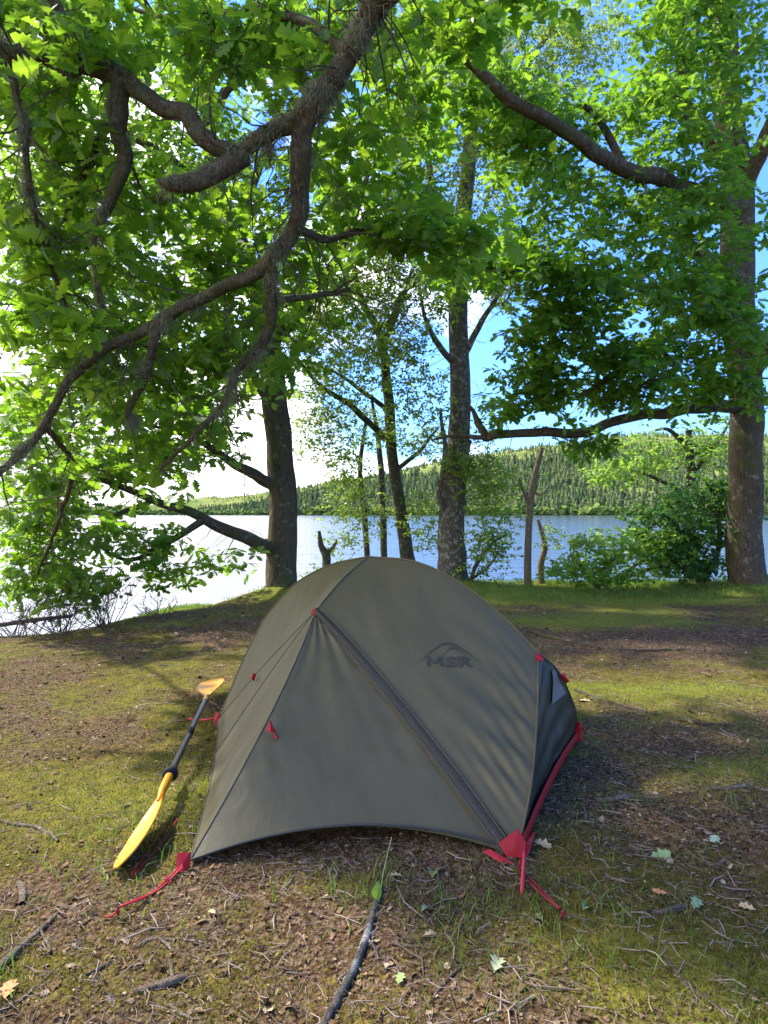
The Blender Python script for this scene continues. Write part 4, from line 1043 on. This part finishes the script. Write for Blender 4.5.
stick([(575, 690), (600, 700), (640, 712), (690, 722), (740, 726)], [3, 4, 5, 4, 3], 'half buried root running over the moss right of the tent', 'oak_bark', 'root', .1)
stick([(520, 628), (560, 640), (620, 650), (690, 650)], [3, 4, 4, 3], 'half buried root in the bare soil behind the tent', 'oak_bark', 'root', .1)
pole_pts = [P(-20, 628, 6.9), P(20, 622, 7.2), P(72, 616, 7.6)]
mb = MB(); limb_tube(mb, pole_pts, [.025, .025, .02], sides=8); tag(mb.build('fallen_pole', M['dead_wood']), 'straight brown fallen pole propped at the left bank edge', 'branch')

def fallen_leaf(px, py, size, az, col, label, tilt=.15):
    g_ = on_ground(px, py) + [0, 0, .012]
    mb = MB()
    d = np.array([[math.cos(az), math.sin(az), .05]]); up = unit(np.array([[rng.normal(0, tilt), rng.normal(-.2, tilt), 1]]))
    put_leaves(mb, g_[None] - d * size * .5, d, up, np.array([size]), 'oak_small')
    V = mb.v[0].copy(); mb.add(V + [0, 0, -.0008], TPL['oak_small'][1][:, ::-1])
    o = mb.build('fallen_leaf', M[col])
    o.data.transform(__import__('mathutils').Matrix.Translation(-Vector(g_))); o.location = g_
    return tag(o, label, 'leaf', 'fallen oak leaves on the bank')
M['leaf_pale'] = simple_mat('leaf_pale', (.38, .40, .22), .6, .3, .25, 60)
M['leaf_green'] = simple_mat('leaf_green', (.25, .32, .11), .5, .3, .25, 60)
M['leaf_tan'] = simple_mat('leaf_tan', (.42, .30, .16), .7, .2, .3, 60)
M['leaf_orange'] = simple_mat('leaf_orange', (.50, .22, .09), .7, .2, .3, 60)
M['leaf_olive'] = simple_mat('leaf_olive', (.20, .21, .08), .7, .2, .3, 60)
for a_ in [(497, 966, .085, 1.2, 'leaf_pale', 'largest pale yellow green leaf, flat on the brown litter'),
           (433, 874, .085, 1.4, 'leaf_olive', 'limp olive leaf under the front hem of the tent'),
           (660, 858, .085, .2, 'leaf_green', 'fresh green leaf nearest the tent on its right'),
           (696, 906, .075, .9, 'leaf_green', 'grey green leaf at the end of the stout pale stick'),
           (586, 909, .055, .9, 'leaf_green', 'small green leaf near the tip of the right guyline'),
           (543, 847, .07, -.5, 'leaf_tan', 'tan curled leaf touching the red tent corner'),
           (8, 993, .07, 1.9, 'leaf_orange', 'orange brown leaf at the lower left edge'),
           (400, 982, .045, 1.3, 'leaf_green', 'tiny green leaf between the thick stick and the curved twig'),
           (430, 937, .045, .4, 'leaf_tan', 'small yellowed leaf left of the largest leaf'),
           (395, 878, .05, .2, 'leaf_tan', 'straw coloured leaf under the hem by the olive leaf'),
           (538, 920, .05, 2.0, 'leaf_olive', 'dull leaf just left of the right guyline peg'),
           (747, 910, .05, 2.4, 'leaf_tan', 'yellow brown leaf at the right edge past the grey green leaf'),
           (660, 895, .05, 2.8, 'leaf_orange', 'rusty leaf above the stout pale stick'),
           (426, 911, .045, .9, 'leaf_pale', 'little lime leaf below the olive leaf'),
           (714, 842, .06, .6, 'leaf_pale', 'pale leaf by the brown twig on the right'),
           (585, 702, .09, 2.5, 'leaf_tan', 'tan leaf on the moss by the vent of the tent'),
           (212, 915, .035, 2.5, 'leaf_tan', 'round tan leaf scrap under the left part of the hem')]:
    fallen_leaf(*a_)
# seedling by the thick stick
sg = on_ground(378, 905)
sd = empty('seedling', tuple(sg), 'single bright green leaf on a thin stalk by the thick dark stick', 'plant')
cord('stem', [sg, sg + [.0, .0, .04], sg + [-.004, 0, .075]], .0018, M['leaf_green'], sd)
cord('stem', [sg, sg + [.02, .03, .10], sg + [.045, .06, .19]], .0015, M['leaf_green'], sd)
mb = MB(); put_leaves(mb, np.array([sg + [-.004, 0, .02]]), np.array([[.05, .1, 1.]]), np.array([[-.2, -1., .1]]), np.array([.05]), 'round'); mb.build('leaf', M['hazel_leaf'], sd, smooth=False)

# ------------------------------------------------------------------ litter, moss blades and grass (uncountable)
def scatter(n, ylo, yhi, power, keepf, xspan=.75):
    y = ylo + (yhi - ylo) * rng.random(n) ** power
    x = rng.uniform(-xspan, xspan, n) * (y + .3)
    k = rng.random(n) < keepf(x, y)
    x, y = x[k], y[k]
    return x, y, ground_z(x, y)
def in_tent(x, y):
    poly = np.array([A, B, Cc, A2, E, D])[:, :2]
    c = poly.mean(0); poly = c + (poly - c) * .9
    ins = np.zeros(len(x), bool); j = len(poly) - 1
    for i in range(len(poly)):
        xi, yi = poly[i]; xj, yj = poly[j]
        ins ^= ((yi > y) != (yj > y)) & (x < (xj - xi) * (y - yi) / (yj - yi) + xi); j = i
    return ins
# dead leaves, bark chips, twig bits
keep_l = lambda x, y: np.clip(.72 - green(x, y) * .65 - lime(x, y) * .5, .09, .58) * ~in_tent(x, y)
xa, ya, za = scatter(170000, 1.2, 9.5, 1.9, keep_l); xb, yb, zb = scatter(130000, 2.4, 9.5, 1.15, keep_l)
x, y, z = np.concatenate([xa, xb]), np.concatenate([ya, yb]), np.concatenate([za, zb])
n = len(x)
V0 = np.array([[-.5, -.5, 0], [-.15, -.42, .08], [.2, -.5, .05], [.5, -.3, .1], [.45, .3, -.02], [.1, .5, .06], [-.2, .42, .0], [-.5, .35, .1]])
az = rng.uniform(0, 6.28, n); ln = np.minimum(rng.gamma(1.2, .0038, n) * (1 + .12 * np.maximum(y - 2.5, 0)) + .0035, .055); wd = ln * np.where(rng.random(n) < .5, rng.uniform(.12, .3, n), rng.uniform(.45, .9, n))
vv = V0[None] * np.stack([ln, wd, ln * 1.1], -1)[:, None] * (1 + rng.normal(0, .15, (n, 8, 3)))
tl = rng.normal(0, .35, (n, 2))
X = vv[..., 0] * np.cos(az)[:, None] - vv[..., 1] * np.sin(az)[:, None]; Yv = vv[..., 0] * np.sin(az)[:, None] + vv[..., 1] * np.cos(az)[:, None]
Zv = vv[..., 2] + X * tl[:, :1] + Yv * tl[:, 1:] + .005
vv = np.stack([X + x[:, None], Yv + y[:, None], Zv + z[:, None]], -1)
i = (np.arange(n) * 8)[:, None, None]
mb = MB(); mb.add(vv, (i + np.array([[0, 1, 6, 7], [1, 2, 5, 6], [2, 3, 4, 5]])[None]).reshape(-1, 4))
M['litter'] = island_mat('litter', [(.03, .016, .007), (.085, .045, .018), (.15, .084, .036), (.34, .21, .11), (.13, .066, .023), (.45, .34, .22), (.08, .047, .024), (.20, .14, .06), (.055, .034, .016)], .85, .2)
tag(mb.build('leaf_litter', M['litter'], smooth=False), 'dead leaves and bark chips strewn over the bank', 'leaf litter', kind='stuff')
x, y, z = scatter(16000, 1.2, 8.5, 1.35, lambda x, y: ~in_tent(x, y) * 1.)
n = len(x); az = rng.uniform(0, 6.28, n); L = rng.gamma(1.8, .016, n) + .012
d = np.stack([np.cos(az), np.sin(az), rng.normal(0, .12, n)], 1) * L[:, None]
p0 = np.stack([x, y, z + .008], 1); bend = rng.normal(0, .12, (n, 3)) * L[:, None] * [1, 1, .3]
pts = np.stack([p0 - d / 2, p0 + bend, p0 + d / 2], 1)
mb = MB(); v, q = tubes(pts, np.clip(L * .022, .001, .0035)[:, None] * np.array([[.8, 1, .5]]), 4); mb.add(v, q)
M['twiglets'] = island_mat('twiglets', [(.06, .045, .032), (.17, .12, .085), (.30, .22, .165), (.44, .35, .28), (.12, .08, .055)], .85, .2)
tag(mb.build('twig_litter', M['twiglets']), 'small broken twigs strewn through the leaf litter', 'twig litter', kind='stuff')

def blades(name, n, ylo, yhi, power, keepf, hlo, hhi, w, mat, label, lean=.5, dry=None):
    x, y, z = scatter(n, ylo, yhi, power, lambda x, y: keepf(x, y) * ~in_tent(x, y))
    n = len(x); h = rng.uniform(hlo, hhi, n); az = rng.uniform(0, 6.28, n)
    le = rng.normal(0, lean, (n, 2)) * h[:, None]
    s = np.stack([np.cos(az), np.sin(az), 0 * az], 1) * (w * rng.uniform(.6, 1.3, n))[:, None]
    b = np.stack([x, y, z - .003], 1)
    mid = b + np.stack([le[:, 0] * .35, le[:, 1] * .35, h * .6], 1); tip = b + np.stack([le[:, 0], le[:, 1], h * rng.uniform(.75, 1, n)], 1)
    V = np.stack([b - s, b + s, mid - s * .8, mid + s * .8, tip], 1)
    i = (np.arange(n) * 5)[:, None]
    mb = MB(); mb.add(V, i + np.array([[0, 1, 3, 2]]), i + np.array([[2, 3, 4]]))
    return tag(mb.build(name, mat, smooth=False), label, name.replace('_', ' '), kind='stuff')
M['moss_blade'] = island_mat('moss_blade', [(.05, .05, .008), (.11, .10, .013), (.20, .155, .026), (.32, .22, .09), (.12, .125, .012), (.19, .105, .035), (.10, .055, .018)], .8, .15, .35, (.22, .25, .03))
M['lime_blade'] = island_mat('lime_blade', [(.09, .12, .012), (.17, .20, .022), (.27, .27, .04)], .75, .2, .35, (.34, .38, .03))
M['grass_blade'] = island_mat('grass_blade', [(.05, .10, .015), (.09, .16, .025), (.15, .22, .04), (.24, .26, .09)], .6, .3, .35, (.25, .42, .04))
blades('moss', 210000, 1.2, 9, 1.7, lambda x, y: np.clip(green(x, y) * 1.7 - .34, 0.10, .85), .008, .024, .0016, M['moss_blade'], 'low olive moss covering the bank', .7)
blades('lime_moss', 90000, 1.2, 10.5, 1.5, lambda x, y: np.clip(lime(x, y) * 1.4 - .25, 0, 1), .010, .03, .0022, M['lime_blade'], 'bright yellow green moss and short grass streaks', .6)
tuft = lambda x, y: np.clip(fbm(x + 77, y + 12, 3, 3.2) * 3.4 - 1.75, 0, 1) * np.clip(green(x, y) * 1.6, .08, 1)
tuftn = lambda x, y: np.clip(tuft(x, y) + np.exp(-((x + .05) / .22) ** 2 - ((y - 2.12) / .16) ** 2) + .8 * np.exp(-((x - .6) / .3) ** 2 - ((y - 1.95) / .2) ** 2) + .8 * np.exp(-((x + 1.05) / .2) ** 2 - ((y - 2.5) / .3) ** 2), 0, 1) * .35
blades('grass', 90000, 1.25, 9, 1.5, tuftn, .025, .085, .0017, M['grass_blade'], 'thin grass tufts on the bank around the tent', .55)
crest = lambda x, y: np.clip((y - 8.8) / 1.0, 0, 1) * np.clip((np.interp(x, CRX, CRY) + 1.8 - y) / .8, 0, 1) * (.12 + .88 * (fbm(x, y, 3, 2.2) > .47)) * np.clip((x + 1.0) / 1.5, .12, 1)
blades('crest_grass', 130000, 8.8, 13.6, 1., crest, .02, .11, .0035, M['grass_blade'], 'longer fresh grass along the crest of the bank', .4)
sw = lambda x, y: np.exp(-(((x + 4.3) / 2.0) ** 2 + ((y - 14.0) / 1.6) ** 2) ** 2)
blades('sward_grass', 60000, 12, 16.2, 1., sw, .05, .12, .006, M['grass_blade'], 'bright grass strip at the water edge below the bank', .3)

# ------------------------------------------------------------------ sky, sun, camera
SUN_EL, SUN_AZ = math.radians(52), math.atan2(-.86, .5)     # azimuth from +Y towards +X
w = bpy.data.worlds.new('World'); SC.world = w; w.use_nodes = True
nt = w.node_tree; nt.nodes.clear()
out = nt.nodes.new('ShaderNodeOutputWorld'); bg = nt.nodes.new('ShaderNodeBackground')
sky = nt.nodes.new('ShaderNodeTexSky'); sky.sky_type = 'NISHITA'; sky.sun_disc = False
sky.sun_elevation = SUN_EL; sky.sun_rotation = SUN_AZ; sky.air_density = 1.2; sky.dust_density = .6; sky.ozone_density = 2.0
tc = N(nt, 'TexCoord'); mp = N(nt, 'Mapping'); mp.inputs['Scale'].default_value = (1, 1, 2.0)
nt.links.new(tc.outputs['Generated'], mp.inputs['Vector'])
n1 = noise(nt, 2.6, 9, .58, mp.outputs[0], .25)
sep = N(nt, 'SeparateXYZ'); nt.links.new(tc.outputs['Generated'], sep.inputs[0])
bias = math_(nt, 'MULTIPLY', sep.outputs['X'], -.42)
bias = math_(nt, 'ADD', bias, math_(nt, 'MULTIPLY', math_(nt, 'SUBTRACT', .42, sep.outputs['Z']), .22))
low = math_(nt, 'MULTIPLY', math_(nt, 'SUBTRACT', .17, sep.outputs['Z'], clamp=True), .8)
bias = math_(nt, 'ADD', bias, low)
cl = ramp(nt, math_(nt, 'ADD', n1, bias), [(.525, (0, 0, 0)), (.66, (1, 1, 1))])
shade = ramp(nt, noise(nt, 5, 6, .6, mp.outputs[0]), [(.3, (3.2, 3.25, 3.6)), (.5, (5.5, 5.5, 5.7)), (.65, (7.4, 7.4, 7.4))])
skyc = mix(nt, 1.0, sky.outputs[0], (.31, .52, 1.0), 'MULTIPLY')
nt.links.new(mix(nt, cl, skyc, shade), bg.inputs[0]); bg.inputs[1].default_value = .13
nt.links.new(bg.outputs[0], out.inputs[0])
sl = bpy.data.lights.new('sun', 'SUN'); sl.energy = 2.6; sl.angle = math.radians(2.0); sl.color = (1, .95, .86)
so = bpy.data.objects.new('sun', sl); COL.objects.link(so)
sd_ = Vector((math.sin(SUN_AZ) * math.cos(SUN_EL), math.cos(SUN_AZ) * math.cos(SUN_EL), math.sin(SUN_EL)))
so.rotation_euler = sd_.to_track_quat('Z', 'Y').to_euler(); so.location = (-20, 10, 30)
cam = bpy.data.cameras.new('camera'); cam.sensor_fit = 'VERTICAL'; cam.sensor_height = 36; cam.lens = F / 1024 * 36
cam.clip_start = .05; cam.clip_end = 8000
co = bpy.data.objects.new('camera', cam); COL.objects.link(co); co.location = (0, 0, H); co.rotation_euler = (math.radians(90), 0, 0)
SC.camera = co
SC.view_settings.view_transform = 'Standard'; SC.view_settings.look = 'None'; SC.view_settings.gamma = 1
SC.view_settings.use_curve_mapping = False
SC.view_settings.exposure = 1.95
SC.render.engine = 'CYCLES'
SC.cycles.max_bounces = 7; SC.cycles.transmission_bounces = 5; SC.cycles.diffuse_bounces = 4; SC.cycles.use_denoising = True
